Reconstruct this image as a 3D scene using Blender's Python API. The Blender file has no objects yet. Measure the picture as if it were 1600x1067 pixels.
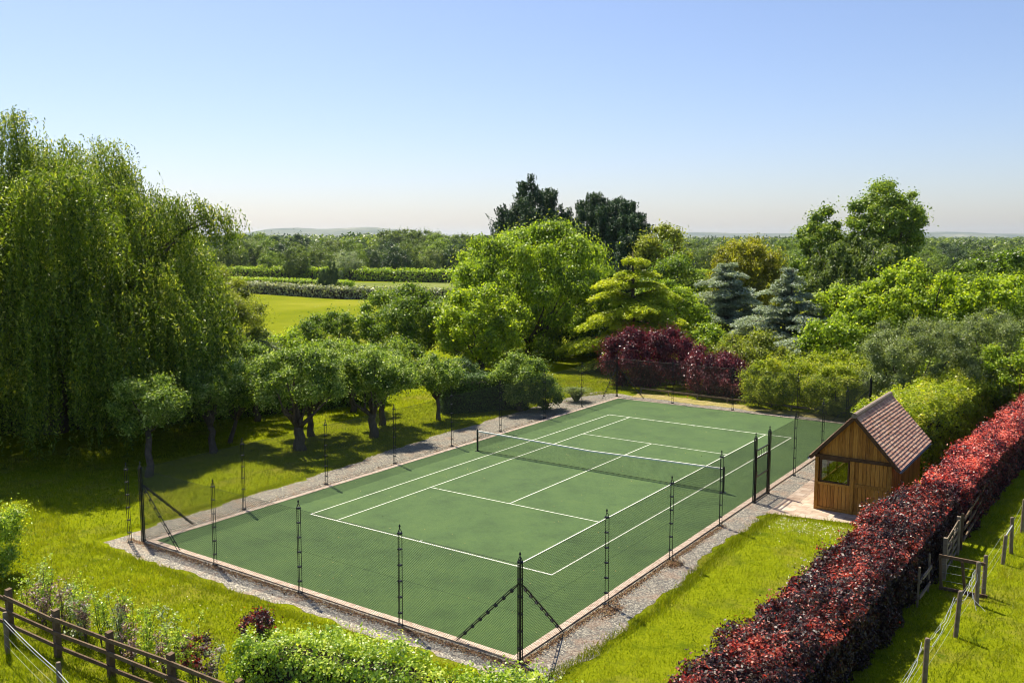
import bpy, math, random
import numpy as np
from mathutils import Vector
R = math.radians
rng = np.random.default_rng(7)
sc = bpy.context.scene
COL = sc.collection

# ------------------------------------------------------------------ camera
cam = bpy.data.cameras.new("camera"); cam_o = bpy.data.objects.new("camera", cam); COL.objects.link(cam_o)
cam.sensor_width = 36; cam.lens = 31.543; cam.clip_start = 0.1; cam.clip_end = 30000
cam_o.location = (19.962, -34.879, 10.549)
cam_o.rotation_euler = (R(90 - 6.591), R(0.0), R(34.836))
sc.camera = cam_o
# ------------------------------------------------------------------ light
SUN_AZ = R(157.5)      # direction towards the sun, measured from +X
SUN_EL = R(58)
w = bpy.data.worlds.new("World"); sc.world = w; w.use_nodes = True
nt = w.node_tree; nt.nodes.clear()
sky = nt.nodes.new("ShaderNodeTexSky"); sky.sky_type = 'NISHITA'; sky.sun_disc = False
sky.sun_elevation = SUN_EL; sky.sun_rotation = R(90) - SUN_AZ
sky.air_density = 1.0; sky.dust_density = 0.9; sky.ozone_density = 4.6; sky.altitude = 0
bg = nt.nodes.new("ShaderNodeBackground"); bg.inputs[1].default_value = 0.082
out = nt.nodes.new("ShaderNodeOutputWorld")
tintn = nt.nodes.new("ShaderNodeMix"); tintn.data_type = 'RGBA'; tintn.blend_type = 'MULTIPLY'; tintn.inputs[0].default_value = 1
tintn.inputs[7].default_value = (1.04, 0.97, 1.03, 1); nt.links.new(sky.outputs[0], tintn.inputs[6]); nt.links.new(tintn.outputs[2], bg.inputs[0]); nt.links.new(bg.outputs[0], out.inputs[0])
sun = bpy.data.lights.new("sun", 'SUN'); sun.energy = 5.0; sun.angle = R(0.53); sun.color = (1.0, 0.91, 0.76)
sun_o = bpy.data.objects.new("sun", sun); COL.objects.link(sun_o)
sd = Vector((math.cos(SUN_EL) * math.cos(SUN_AZ), math.cos(SUN_EL) * math.sin(SUN_AZ), math.sin(SUN_EL)))
sun_o.rotation_euler = sd.to_track_quat('Z', 'Y').to_euler(); sun_o.location = (0, 0, 60)
sc.view_settings.view_transform = 'Standard'; sc.view_settings.look = 'None'
sc.view_settings.exposure = 0.82; sc.view_settings.gamma = 1.0
sc.render.engine = 'CYCLES'
cy = sc.cycles
cy.use_denoising = True; cy.max_bounces = 6; cy.diffuse_bounces = 3; cy.glossy_bounces = 2
cy.transmission_bounces = 4; cy.volume_bounces = 0; cy.transparent_max_bounces = 8
cy.sample_clamp_indirect = 6; cy.use_adaptive_sampling = True; cy.adaptive_threshold = 0.02
cy.filter_width = 1.05; cy.caustics_reflective = False; cy.caustics_refractive = False

# ------------------------------------------------------------------ helpers
def tag(o, label=None, cat=None, group=None, kind=None):
    if label: o['label'] = label
    if cat: o['category'] = cat
    if group: o['group'] = group
    if kind: o['kind'] = kind
    return o
def empty(name, loc=(0, 0, 0), rz=0.0):
    o = bpy.data.objects.new(name, None); COL.objects.link(o); o.location = loc; o.rotation_euler = (0, 0, rz)
    o.empty_display_size = 0.3
    return o
def copy_thing(root, loc, rz=0, scale=None):
    def cp(o, parent):
        c = o.copy(); COL.objects.link(c)
        if parent: c.parent = parent
        for ch in list(o.children): cp(ch, c)
        return c
    c = cp(root, None); c.location = loc; c.rotation_euler = (0, 0, rz)
    if scale: c.scale = scale
    return c
def noise3(p, s=1.0, seed=0.0):
    """cheap smooth value in about -1..1"""
    x, y, z = p[:, 0] * s, p[:, 1] * s, p[:, 2] * s
    return (np.sin(1.7 * x + 2.1 * y + 1.3 * z + seed) + np.sin(-2.3 * x + 1.1 * y + 2.7 * z + 1.9 * seed + 1) +
            np.sin(3.1 * x + 0.7 * y - 2.2 * z + 2.7 * seed + 2) + np.sin(0.9 * x - 3.3 * y + 1.8 * z + .7 * seed + 4)) / 4
def mesh_arrays(name, V, k, tint=None, mat=None, parent=None):
    """V (n*k,3): n separate faces of k vertices"""
    me = bpy.data.meshes.new(name); n = len(V) // k
    me.vertices.add(n * k); me.vertices.foreach_set('co', np.ascontiguousarray(V, dtype=np.float32).ravel())
    me.loops.add(n * k); me.loops.foreach_set('vertex_index', np.arange(n * k, dtype=np.int32))
    me.polygons.add(n); me.polygons.foreach_set('loop_start', np.arange(0, n * k, k, dtype=np.int32))
    if tint is not None:
        a = me.attributes.new('tint', 'FLOAT', 'FACE'); a.data.foreach_set('value', np.clip(tint, 0, 1).astype(np.float32))
    me.update(calc_edges=True)
    if mat: me.materials.append(mat)
    o = bpy.data.objects.new(name, me); COL.objects.link(o)
    if parent: o.parent = parent
    return o
class MB:
    def __init__(s): s.v = []; s.f = []; s.t = []
    def add(s, vs, fs, t=0.5):
        b = len(s.v); s.v += [tuple(q) for q in vs]; s.f += [tuple(b + i for i in q) for q in fs]; s.t += [t] * len(fs); return s
    def box(s, x0, x1, y0, y1, z0, z1, t=0.5):
        return s.add([(x0,y0,z0),(x1,y0,z0),(x1,y1,z0),(x0,y1,z0),(x0,y0,z1),(x1,y0,z1),(x1,y1,z1),(x0,y1,z1)],
                     [(0,3,2,1),(4,5,6,7),(0,1,5,4),(1,2,6,5),(2,3,7,6),(3,0,4,7)], t)
    def bar(s, a, b, w, h, t=0.5, up=(0, 0, 1)):
        a = Vector(a); b = Vector(b); d = (b - a).normalized(); u = Vector(up)
        if abs(d.dot(u)) > 0.98: u = Vector((1, 0, 0))
        sx = d.cross(u).normalized() * w / 2; sz = sx.cross(d).normalized() * h / 2
        vs = [a - sx - sz, a + sx - sz, a + sx + sz, a - sx + sz, b - sx - sz, b + sx - sz, b + sx + sz, b - sx + sz]
        return s.add(vs, [(0,1,2,3),(7,6,5,4),(0,4,5,1),(1,5,6,2),(2,6,7,3),(3,7,4,0)], t)
    def tube(s, pts, rad, n=6, t=0.5, cap=True):
        pts = [Vector(q) for q in pts]
        if not hasattr(rad, '__len__'): rad = [rad] * len(pts)
        b = len(s.v); ref = None
        for i, q in enumerate(pts):
            d = (pts[min(i + 1, len(pts) - 1)] - pts[max(i - 1, 0)])
            d = d.normalized() if d.length > 1e-9 else Vector((0, 0, 1))
            if ref is None: ref = Vector((1, 0, 0)) if abs(d.x) < .9 else Vector((0, 1, 0))
            u = d.cross(ref).normalized(); v = d.cross(u).normalized()
            for k in range(n):
                a = 2 * math.pi * k / n
                s.v.append(tuple(q + (u * math.cos(a) + v * math.sin(a)) * rad[i]))
        for i in range(len(pts) - 1):
            for k in range(n):
                s.f.append((b + i*n + k, b + i*n + (k+1) % n, b + (i+1)*n + (k+1) % n, b + (i+1)*n + k)); s.t.append(t)
        if cap:
            s.f.append(tuple(b + k for k in range(n))[::-1]); s.t.append(t)
            e = b + (len(pts) - 1) * n; s.f.append(tuple(e + k for k in range(n))); s.t.append(t)
        return s
    def ring(s, c, r, th, n=10, t=.5):
        c = Vector(c); p = [c + Vector((r*math.cos(2*math.pi*k/n), r*math.sin(2*math.pi*k/n), 0)) for k in range(n + 1)]
        return s.tube(p, th, 4, t, cap=False)
    def build(s, name, mat, parent=None, smooth=False):
        me = bpy.data.meshes.new(name); me.from_pydata(s.v, [], s.f)
        a = me.attributes.new('tint', 'FLOAT', 'FACE'); a.data.foreach_set('value', np.array(s.t, dtype=np.float32))
        if smooth: me.polygons.foreach_set('use_smooth', [True] * len(me.polygons))
        me.materials.append(mat); me.update()
        o = bpy.data.objects.new(name, me); COL.objects.link(o)
        if parent: o.parent = parent
        return o

# ------------------------------------------------------------------ materials
def new_mat(name):
    m = bpy.data.materials.new(name); m.use_nodes = True; t = m.node_tree; t.nodes.clear()
    o = t.nodes.new('ShaderNodeOutputMaterial'); return m, t, o
def N(t, typ, **kw):
    n = t.nodes.new(typ)
    for k, v in kw.items(): setattr(n, k, v)
    return n
def ramp(t, stops, fac):
    r = N(t, 'ShaderNodeValToRGB'); e = r.color_ramp.elements
    while len(e) < len(stops): e.new(0.5)
    for i, (p, c) in enumerate(stops): e[i].position = p; e[i].color = (*c, 1)
    t.links.new(fac, r.inputs[0]); return r.outputs[0]
def leaf_mat(name, cols, transl=0.4, rough=0.45, spec=0.35, tmul=(1.6, 1.6, 0.5), gain=2.1):
    m, t, o = new_mat(name)
    a = N(t, 'ShaderNodeAttribute', attribute_name='tint')
    n = len(cols); c = ramp(t, [(i / (n - 1), tuple(min(.8, v * gain) for v in q)) for i, q in enumerate(cols)], a.outputs['Fac'])
    p = N(t, 'ShaderNodeBsdfPrincipled'); p.inputs['Roughness'].default_value = rough
    p.inputs['Specular IOR Level'].default_value = spec
    t.links.new(c, p.inputs['Base Color'])
    tr = N(t, 'ShaderNodeBsdfTranslucent'); mm = N(t, 'ShaderNodeMix', data_type='RGBA', blend_type='MULTIPLY')
    mm.inputs[0].default_value = 1; t.links.new(c, mm.inputs[6]); mm.inputs[7].default_value = (*tmul, 1)
    t.links.new(mm.outputs[2], tr.inputs[0])
    mx = N(t, 'ShaderNodeMixShader'); mx.inputs[0].default_value = transl
    t.links.new(p.outputs[0], mx.inputs[1]); t.links.new(tr.outputs[0], mx.inputs[2]); t.links.new(mx.outputs[0], o.inputs[0])
    return m
def tex_mat(name, cols, scale=8, detail=6, rough=0.85, stretch=(1, 1, 1), bump=0.0, spec=0.2, tintmix=0.0, metal=0.0, bscale=None, dist=0.0):
    """noise coloured material; tintmix blends in the per-face tint"""
    m, t, o = new_mat(name)
    tc = N(t, 'ShaderNodeTexCoord'); mp = N(t, 'ShaderNodeMapping'); mp.inputs['Scale'].default_value = stretch
    t.links.new(tc.outputs['Object'], mp.inputs[0])
    nz = N(t, 'ShaderNodeTexNoise'); nz.inputs['Scale'].default_value = scale; nz.inputs['Detail'].default_value = detail
    nz.inputs['Distortion'].default_value = dist
    nz.inputs['Roughness'].default_value = 0.65; t.links.new(mp.outputs[0], nz.inputs[0])
    f = nz.outputs['Fac']
    mr = N(t, 'ShaderNodeMapRange'); mr.inputs[1].default_value = .28; mr.inputs[2].default_value = .72; t.links.new(f, mr.inputs[0]); f = mr.outputs[0]
    if tintmix:
        a = N(t, 'ShaderNodeAttribute', attribute_name='tint'); mx = N(t, 'ShaderNodeMix'); mx.inputs[0].default_value = tintmix
        t.links.new(f, mx.inputs[2]); t.links.new(a.outputs['Fac'], mx.inputs[3]); f = mx.outputs[0]
    n = len(cols); c = ramp(t, [(i / (n - 1), q) for i, q in enumerate(cols)], f)
    p = N(t, 'ShaderNodeBsdfPrincipled'); p.inputs['Roughness'].default_value = rough; p.inputs['Metallic'].default_value = metal
    p.inputs['Specular IOR Level'].default_value = spec; t.links.new(c, p.inputs['Base Color'])
    if bump:
        b = N(t, 'ShaderNodeBump'); b.inputs['Strength'].default_value = bump; b.inputs['Distance'].default_value = 0.02
        if bscale:
            nb = N(t, 'ShaderNodeTexNoise'); nb.inputs['Scale'].default_value = bscale; nb.inputs['Detail'].default_value = 4
            t.links.new(mp.outputs[0], nb.inputs[0]); t.links.new(nb.outputs['Fac'], b.inputs['Height'])
        else: t.links.new(nz.outputs['Fac'], b.inputs['Height'])
        t.links.new(b.outputs[0], p.inputs['Normal'])
    t.links.new(p.outputs[0], o.inputs[0]); return m
def plain(name, c, rough=0.6, spec=0.3, metal=0):
    m, t, o = new_mat(name); p = N(t, 'ShaderNodeBsdfPrincipled'); p.inputs['Base Color'].default_value = (*c, 1)
    p.inputs['Roughness'].default_value = rough; p.inputs['Specular IOR Level'].default_value = spec; p.inputs['Metallic'].default_value = metal
    t.links.new(p.outputs[0], o.inputs[0]); return m

M = {}
M['bark'] = tex_mat('bark', [(0.05, 0.038, 0.027), (0.13, 0.105, 0.08)], 9, stretch=(1, 1, .3), bump=.6)
M['bark_pale'] = tex_mat('bark_pale', [(0.12, 0.10, 0.08), (0.30, 0.26, 0.21)], 9, stretch=(1, 1, .3), bump=.6)
M['twig'] = tex_mat('twig', [(0.018, 0.014, 0.010), (0.05, 0.04, 0.028)], 6)  # dark brown of the light-blocking cores put inside the hedges
M['apple'] = leaf_mat('apple_leaf', [(.024, .048, .008), (.075, .120, .016), (.140, .185, .035), (.28, .31, .15)], .38, rough=.5, spec=.3)
M['willow'] = leaf_mat('willow_leaf', [(.018, .036, .005), (.068, .112, .011), (.135, .178, .018), (.32, .33, .08)], .42, gain=1.65)
M['mid'] = leaf_mat('mid_leaf', [(.028, .052, .008), (.068, .110, .014), (.115, .160, .020), (.18, .21, .04)], .4)
M['lime'] = leaf_mat('lime_leaf', [(.050, .080, .008), (.115, .165, .012), (.19, .235, .016), (.29, .31, .03)], .45)
M['bright'] = leaf_mat('bright_leaf', [(.040, .072, .008), (.105, .155, .012), (.165, .215, .018), (.24, .27, .04)], .45)
M['pine'] = leaf_mat('pine_needle', [(.008, .020, .010), (.018, .040, .018), (.032, .062, .024), (.05, .08, .03)], .12, rough=.6)
M['gold'] = leaf_mat('gold_needle', [(.050, .075, .006), (.130, .165, .010), (.21, .235, .014), (.30, .30, .02)], .4, gain=2.1)
M['blue'] = leaf_mat('blue_needle', [(.065, .090, .065), (.130, .165, .125), (.21, .25, .20), (.29, .33, .27)], .2, rough=.6, gain=1.7)
M['golden'] = leaf_mat('golden_leaf', [(.045, .055, .008), (.120, .130, .012), (.20, .20, .018), (.30, .27, .04)], .45, gain=1.8)
M['lilac'] = leaf_mat('purple_sapling_leaf', [(.035, .022, .030), (.095, .055, .075), (.19, .13, .15), (.32, .26, .27)], .35)
M['plum'] = leaf_mat('plum_leaf', [(.018, .008, .010), (.055, .016, .022), (.15, .030, .040), (.32, .15, .14)], .35, rough=.35, spec=.5, tmul=(1.5, .6, .6), gain=1.35)
M['beech'] = leaf_mat('copper_beech_leaf', [(.010, .008, .014), (.022, .014, .020), (.052, .038, .022), (.085, .026, .026), (.30, .05, .04), (.50, .15, .08)], .32, rough=.42, spec=.42, tmul=(1.8, .55, .5), gain=1.15)
M['beech_red'] = leaf_mat('red_beech_leaf', [(.014, .009, .014), (.040, .016, .024), (.22, .040, .040), (.58, .12, .095), (.66, .26, .16)], .35, rough=.42, spec=.4, tmul=(1.6, .6, .5), gain=1.3)
M['grey'] = leaf_mat('grey_green_leaf', [(.035, .052, .018), (.075, .100, .035), (.12, .15, .060), (.22, .24, .14)], .35)
M['olive'] = leaf_mat('olive_leaf', [(.040, .050, .010), (.100, .125, .016), (.155, .175, .025), (.20, .20, .05)], .4)
M['privet'] = leaf_mat('privet_leaf', [(.035, .075, .010), (.105, .165, .016), (.21, .26, .028), (.36, .36, .07)], .38, rough=.4, spec=.5)
M['hornbeam'] = leaf_mat('hornbeam_leaf', [(.045, .070, .006), (.125, .165, .010), (.205, .235, .016), (.34, .31, .06)], .45, gain=1.8)
M['yew'] = leaf_mat('yew_leaf', [(.012, .026, .008), (.028, .056, .012), (.060, .105, .014), (.08, .13, .02)], .15, rough=.55)
M['wood_far'] = leaf_mat('far_leaf', [(.030, .052, .012), (.060, .090, .018), (.095, .130, .028), (.15, .18, .05)], .35, gain=1.9)
M['wood_dark'] = leaf_mat('far_dark_leaf', [(.010, .024, .010), (.022, .045, .018), (.04, .065, .02), (.05, .07, .025)], .25)
M['silver'] = leaf_mat('silver_leaf', [(.060, .085, .045), (.12, .155, .085), (.19, .22, .13), (.28, .31, .2)], .3)
M['hawthorn'] = leaf_mat('hawthorn_leaf', [(.040, .050, .030), (.09, .11, .06), (.17, .18, .12), (.32, .31, .25)], .3)
M['grass_blade'] = leaf_mat('grass_blade', [(.060, .105, .003), (.155, .20, .004), (.24, .27, .006), (.36, .34, .05)], .48, rough=.5, gain=1.0)
M['iron'] = plain('black_iron', (.008, .010, .010), .45, .4)
M['wire'] = plain('green_black_wire', (.010, .022, .016), .5, .3)
M['net'] = plain('net_cord', (.012, .018, .015), .8, .1)
M['band'] = plain('white_net_band', (.85, .82, .74), .7, .2)
M['line'] = tex_mat('court_line_white', [(.34, .40, .26), (.62, .64, .54), (.74, .74, .66)], 9, detail=9, rough=.9)
M['kerb'] = tex_mat('kerb_concrete', [(.32, .22, .16), (.52, .41, .32), (.60, .50, .41)], 5, bump=.3)
M['rail_wood'] = tex_mat('rail_wood', [(.060, .036, .020), (.13, .085, .050), (.19, .14, .09)], 5, stretch=(1, 1, 1), bump=.5, tintmix=.3)
M['grey_wood'] = tex_mat('grey_wood', [(.10, .075, .05), (.21, .165, .115), (.31, .26, .19)], 6, bump=.5, tintmix=.3)
M['rope'] = plain('grey_white_rope', (.34, .36, .35), .7)
M['board'] = tex_mat('shed_board', [(.085, .030, .006), (.30, .125, .022), (.48, .22, .042), (.58, .31, .07)], 3.0, detail=8, stretch=(9, 9, 1.0), bump=.35, tintmix=.42, rough=.6, dist=.6)
M['frame_wood'] = tex_mat('frame_oak', [(.14, .055, .010), (.40, .19, .035), (.62, .34, .08)], 3.0, detail=8, stretch=(6, 6, 1.2), bump=.4, tintmix=.35, rough=.6, dist=.5)
M['dark_wood'] = tex_mat('dark_wood', [(.045, .024, .012), (.12, .062, .03)], 8, bump=.4, rough=.7)
M['tile'] = tex_mat('clay_tile', [(.18, .095, .070), (.38, .20, .14), (.50, .31, .21), (.56, .43, .31)], 5, bump=.4, tintmix=.6, rough=.8)
M['ridge'] = tex_mat('ridge_tile', [(.16, .12, .09), (.33, .27, .21)], 9, bump=.5)
M['moss'] = tex_mat('moss', [(.16, .09, .008), (.36, .21, .02)], 20)
M['gutter'] = plain('gutter_grey', (.06, .065, .10), .35, .5)
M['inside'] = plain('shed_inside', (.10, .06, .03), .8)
def glass_mat():
    m, t, o = new_mat('window_glass')
    tr = N(t, 'ShaderNodeBsdfTransparent'); tr.inputs[0].default_value = (.30, .35, .33, 1)
    gl = N(t, 'ShaderNodeBsdfGlossy'); gl.inputs['Roughness'].default_value = 0.02
    fr = N(t, 'ShaderNodeFresnel'); fr.inputs[0].default_value = 1.6
    mx = N(t, 'ShaderNodeMixShader'); ad = N(t, 'ShaderNodeMath', operation='ADD'); ad.inputs[1].default_value = .12; t.links.new(fr.outputs[0], ad.inputs[0]); t.links.new(ad.outputs[0], mx.inputs[0])
    t.links.new(tr.outputs[0], mx.inputs[1]); t.links.new(gl.outputs[0], mx.inputs[2]); t.links.new(mx.outputs[0], o.inputs[0]); return m
M['glass'] = glass_mat()

def ground_mat():
    m, t, o = new_mat('lawn_ground')
    g = N(t, 'ShaderNodeNewGeometry')
    def nz(sc_, det=5, rough=.6):
        n = N(t, 'ShaderNodeTexNoise'); n.inputs['Scale'].default_value = sc_; n.inputs['Detail'].default_value = det
        n.inputs['Roughness'].default_value = rough; t.links.new(g.outputs['Position'], n.inputs[0]); return n.outputs['Fac']
    def mr(f, a, b):
        n = N(t, 'ShaderNodeMapRange'); n.inputs[1].default_value = a; n.inputs[2].default_value = b; t.links.new(f, n.inputs[0]); return n.outputs[0]
    def mix(f, a, b):
        n = N(t, 'ShaderNodeMix', data_type='RGBA'); t.links.new(f, n.inputs[0]); t.links.new(a, n.inputs[6]); t.links.new(b, n.inputs[7]); return n.outputs[2]
    fine = ramp(t, [(0, (.090, .125, .004)), (.5, (.170, .205, .006)), (1, (.255, .275, .012))], mr(nz(9, 8, .75), .3, .7))
    dry = ramp(t, [(0, (.17, .155, .016)), (1, (.29, .235, .06))], mr(nz(7, 8, .75), .3, .7))
    near = mix(mr(nz(.45, 8, .7), .50, .68), fine, dry)
    near = mix(mr(nz(.9, 6, .7), .52, .66), near, ramp(t, [(0, (.06, .095, .004)), (1, (.11, .15, .006))], nz(6)))
    # beyond the garden: a patchwork of fields
    v = N(t, 'ShaderNodeTexVoronoi'); v.inputs['Scale'].default_value = .004; t.links.new(g.outputs['Position'], v.inputs[0])
    sep = N(t, 'ShaderNodeSeparateColor'); t.links.new(v.outputs['Color'], sep.inputs[0])
    far = ramp(t, [(0, (.035, .065, .018)), (.45, (.05, .085, .02)), (.55, (.10, .14, .03)), (.75, (.16, .18, .05)), (1, (.27, .25, .12))], sep.outputs[0])
    far = mix(mr(nz(.02, 6), .4, .6), far, ramp(t, [(0, (.025, .048, .015)), (1, (.05, .08, .025))], nz(.2)))
    ln = N(t, 'ShaderNodeVectorMath', operation='LENGTH'); t.links.new(g.outputs['Position'], ln.inputs[0])
    c = mix(mr(ln.outputs['Value'], 200, 420), near, far)
    p = N(t, 'ShaderNodeBsdfPrincipled'); p.inputs['Roughness'].default_value = .95; p.inputs['Specular IOR Level'].default_value = .0
    t.links.new(c, p.inputs['Base Color'])
    b = N(t, 'ShaderNodeBump'); b.inputs['Strength'].default_value = .8; b.inputs['Distance'].default_value = .05
    t.links.new(nz(14, 6, .8), b.inputs['Height']); t.links.new(b.outputs[0], p.inputs['Normal'])
    t.links.new(p.outputs[0], o.inputs[0]); return m
def court_mat():
    m, t, o = new_mat('court_green')
    g = N(t, 'ShaderNodeNewGeometry')
    def nz(s, det, r=.6):
        n = N(t, 'ShaderNodeTexNoise'); n.inputs['Scale'].default_value = s; n.inputs['Detail'].default_value = det; n.inputs['Roughness'].default_value = r
        t.links.new(g.outputs['Position'], n.inputs[0]); return n.outputs['Fac']
    a = ramp(t, [(.3, (.032, .072, .012)), (.5, (.052, .106, .020)), (.7, (.080, .142, .030))], nz(38, 5, .8))
    n = N(t, 'ShaderNodeMix', data_type='RGBA', blend_type='MULTIPLY'); n.inputs[0].default_value = .6
    n.inputs[0].default_value = .85; t.links.new(a, n.inputs[6]); t.links.new(ramp(t, [(.34, (.62, .66, .54)), (.5, (.98, .98, .95)), (.66, (1.26, 1.15, 1.1))], nz(.55, 8, .75)), n.inputs[7])
    p = N(t, 'ShaderNodeBsdfPrincipled'); p.inputs['Roughness'].default_value = .85; p.inputs['Specular IOR Level'].default_value = .15
    p.inputs['Sheen Weight'].default_value = .15
    n2 = N(t, 'ShaderNodeMix', data_type='RGBA', blend_type='MULTIPLY'); n2.inputs[0].default_value = .8; t.links.new(n.outputs[2], n2.inputs[6])
    t.links.new(ramp(t, [(.30, (.66, .70, .62)), (.48, (1, 1, 1)), (.70, (1.18, 1.08, 1.0))], nz(5.5, 9, .8)), n2.inputs[7])
    t.links.new(n2.outputs[2], p.inputs['Base Color'])
    b = N(t, 'ShaderNodeBump'); b.inputs['Strength'].default_value = .5; b.inputs['Distance'].default_value = .01
    t.links.new(nz(120, 3), b.inputs['Height']); t.links.new(b.outputs[0], p.inputs['Normal'])
    t.links.new(p.outputs[0], o.inputs[0]); return m
def gravel_mat():
    m, t, o = new_mat('grey_gravel')
    g = N(t, 'ShaderNodeNewGeometry')
    v = N(t, 'ShaderNodeTexVoronoi'); v.inputs['Scale'].default_value = 26; t.links.new(g.outputs['Position'], v.inputs[0])
    sep = N(t, 'ShaderNodeSeparateColor'); t.links.new(v.outputs['Color'], sep.inputs[0])
    a = ramp(t, [(0, (.085, .080, .070)), (.5, (.215, .20, .165)), (.85, (.36, .33, .25)), (1, (.58, .53, .40))], sep.outputs[0])
    nz = N(t, 'ShaderNodeTexNoise'); nz.inputs['Scale'].default_value = 1.1; nz.inputs['Detail'].default_value = 8; nz.inputs['Roughness'].default_value = .75
    t.links.new(g.outputs['Position'], nz.inputs[0])
    mr = N(t, 'ShaderNodeMapRange'); mr.inputs[1].default_value = .5; mr.inputs[2].default_value = .66; t.links.new(nz.outputs['Fac'], mr.inputs[0])
    mx = N(t, 'ShaderNodeMix', data_type='RGBA'); t.links.new(mr.outputs[0], mx.inputs[0]); t.links.new(a, mx.inputs[6])
    t.links.new(ramp(t, [(0, (.17, .09, .05)), (.5, (.31, .21, .14)), (1, (.45, .38, .28))], sep.outputs[1]), mx.inputs[7])
    p = N(t, 'ShaderNodeBsdfPrincipled'); p.inputs['Roughness'].default_value = .9
    t.links.new(mx.outputs[2], p.inputs['Base Color'])
    b = N(t, 'ShaderNodeBump'); b.inputs['Strength'].default_value = .9; b.inputs['Distance'].default_value = .02
    t.links.new(v.outputs['Distance'], b.inputs['Height']); t.links.new(b.outputs[0], p.inputs['Normal'])
    t.links.new(p.outputs[0], o.inputs[0]); return m
def patio_mat():
    m, t, o = new_mat('patio_stone')
    g = N(t, 'ShaderNodeNewGeometry')
    br = N(t, 'ShaderNodeTexBrick'); br.inputs['Scale'].default_value = 1.0; br.inputs['Mortar Size'].default_value = .010
    br.inputs['Brick Width'].default_value = .62; br.inputs['Row Height'].default_value = .45
    br.inputs['Color1'].default_value = (.38, .29, .21, 1); br.inputs['Color2'].default_value = (.50, .43, .34, 1); br.inputs['Mortar'].default_value = (.24, .19, .14, 1)
    t.links.new(g.outputs['Position'], br.inputs[0])
    nz = N(t, 'ShaderNodeTexNoise'); nz.inputs['Scale'].default_value = 3; nz.inputs['Detail'].default_value = 7; t.links.new(g.outputs['Position'], nz.inputs[0])
    n = N(t, 'ShaderNodeMix', data_type='RGBA', blend_type='MULTIPLY'); n.inputs[0].default_value = .8
    t.links.new(br.outputs[0], n.inputs[6]); t.links.new(ramp(t, [(.35, (.70, .62, .56)), (.65, (1.1, 1.08, 1.05))], nz.outputs['Fac']), n.inputs[7])
    p = N(t, 'ShaderNodeBsdfPrincipled'); p.inputs['Roughness'].default_value = .8; t.links.new(n.outputs[2], p.inputs['Base Color'])
    t.links.new(p.outputs[0], o.inputs[0]); return m
M['ground'] = ground_mat(); M['court'] = court_mat(); M['gravel'] = gravel_mat(); M['patio'] = patio_mat()
M['dry_strip'] = tex_mat('dry_grass', [(.16, .17, .02), (.34, .28, .09), (.42, .34, .16)], 2.2, detail=9)
M['hay'] = tex_mat('meadow', [(.10, .135, .008), (.165, .19, .012), (.25, .25, .03)], .05, detail=9, rough=1.0, spec=0.0)
M['field'] = tex_mat('pale_field', [(.12, .15, .04), (.16, .19, .05), (.21, .23, .08)], .06, detail=8, rough=1.0, spec=0.0)
M['hill'] = None

# ------------------------------------------------------------------ ground, court, paths
VO = np.array([20., -35.]); VF = np.array([-.571, .821]); VR = np.array([.821, .571])   # axes of the valley
def vp(a, d): q = VO + VR * a + VF * d; return float(q[0]), float(q[1])
def sheet(name, poly, z, mat, kind='structure', zn=0):
    me = bpy.data.meshes.new(name); me.from_pydata([(x, y, z) for x, y in poly], [], [tuple(range(len(poly)))])
    me.materials.append(mat); o = bpy.data.objects.new(name, me); COL.objects.link(o)
    if kind: o['kind'] = kind
    return o
def ragged(pts, amp, step=.18, seed=1):
    """closed outline resampled with a wobbling edge"""
    r = random.Random(seed); outp = []
    for i in range(len(pts)):
        a = np.array(pts[i]); b = np.array(pts[(i + 1) % len(pts)]); L = np.linalg.norm(b - a); n = max(1, int(L / step))
        nr = np.array([-(b - a)[1], (b - a)[0]]) / max(L, 1e-6)
        for k in range(n):
            q = a + (b - a) * k / n
            wob = amp * (.5 * math.sin(k * step * 1.3 + seed) + .3 * math.sin(k * step * 3.9 + 2 * seed) + .5 * (r.random() - .5))
            outp.append(tuple(q + nr * wob))
    return outp
gs = 9000
sheet('ground', [(-gs, -gs), (gs, -gs), (gs, gs), (-gs, gs)], 0, M['ground'])
sheet('gravel_path', ragged([(-9.0, -18.3), (9.2, -18.15), (9.1, -12.6), (8.75, -6.6), (8.8, -2.4), (9.05, -1.2), (9.05, 4), (8.7, 7), (8.7, 18.6), (-10.3, 18.6), (-10.6, 15), (-10.35, 0), (-9.5, -8.5), (-9.3, -16)], .22), .004, M['gravel'])
sheet('dry_grass_strip', ragged([(-7.4, 18.3), (8.4, 17.9), (8.4, 19.0), (-.5, 19.5), (-7.4, 20.0)], .25, seed=5), .012, M['dry_strip'])
sheet('patio', [(8.80, -1.75), (9.3, -1.62), (12.9, -.95), (13.1, .2), (13.1, 5.6), (8.80, 5.6)], .02, M['patio'])
CX, CY = 7.62, 17.05
cs = sheet('court_surface', [(-CX, -CY), (CX, -CY), (CX, CY), (-CX, CY)], .030, M['court'])
kb = MB()
for s in (-1, 1):
    n = 38
    for k in range(n):
        y0 = -CY - .22 + (2 * CY + .44) * k / n; y1 = -CY - .22 + (2 * CY + .44) * (k + 1) / n - .006
        j = rng.uniform(-.004, .004); kb.box(s * CX if s > 0 else -CX - .22, s * CX + .22 if s > 0 else -CX, y0, y1, -.05, .045 + j, rng.random())
    n = 17
    for k in range(n):
        x0 = -CX + 2 * CX * k / n + .003; x1 = -CX + 2 * CX * (k + 1) / n - .003; j = rng.uniform(-.004, .004)
        kb.box(x0, x1, CY if s > 0 else -CY - .22, CY + .22 if s > 0 else -CY, -.05, .045 + j, rng.random())
kerb = kb.build('kerb', M['kerb']); kerb['kind'] = 'structure'
lm = MB(); LW = .05; z = .034
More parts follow.
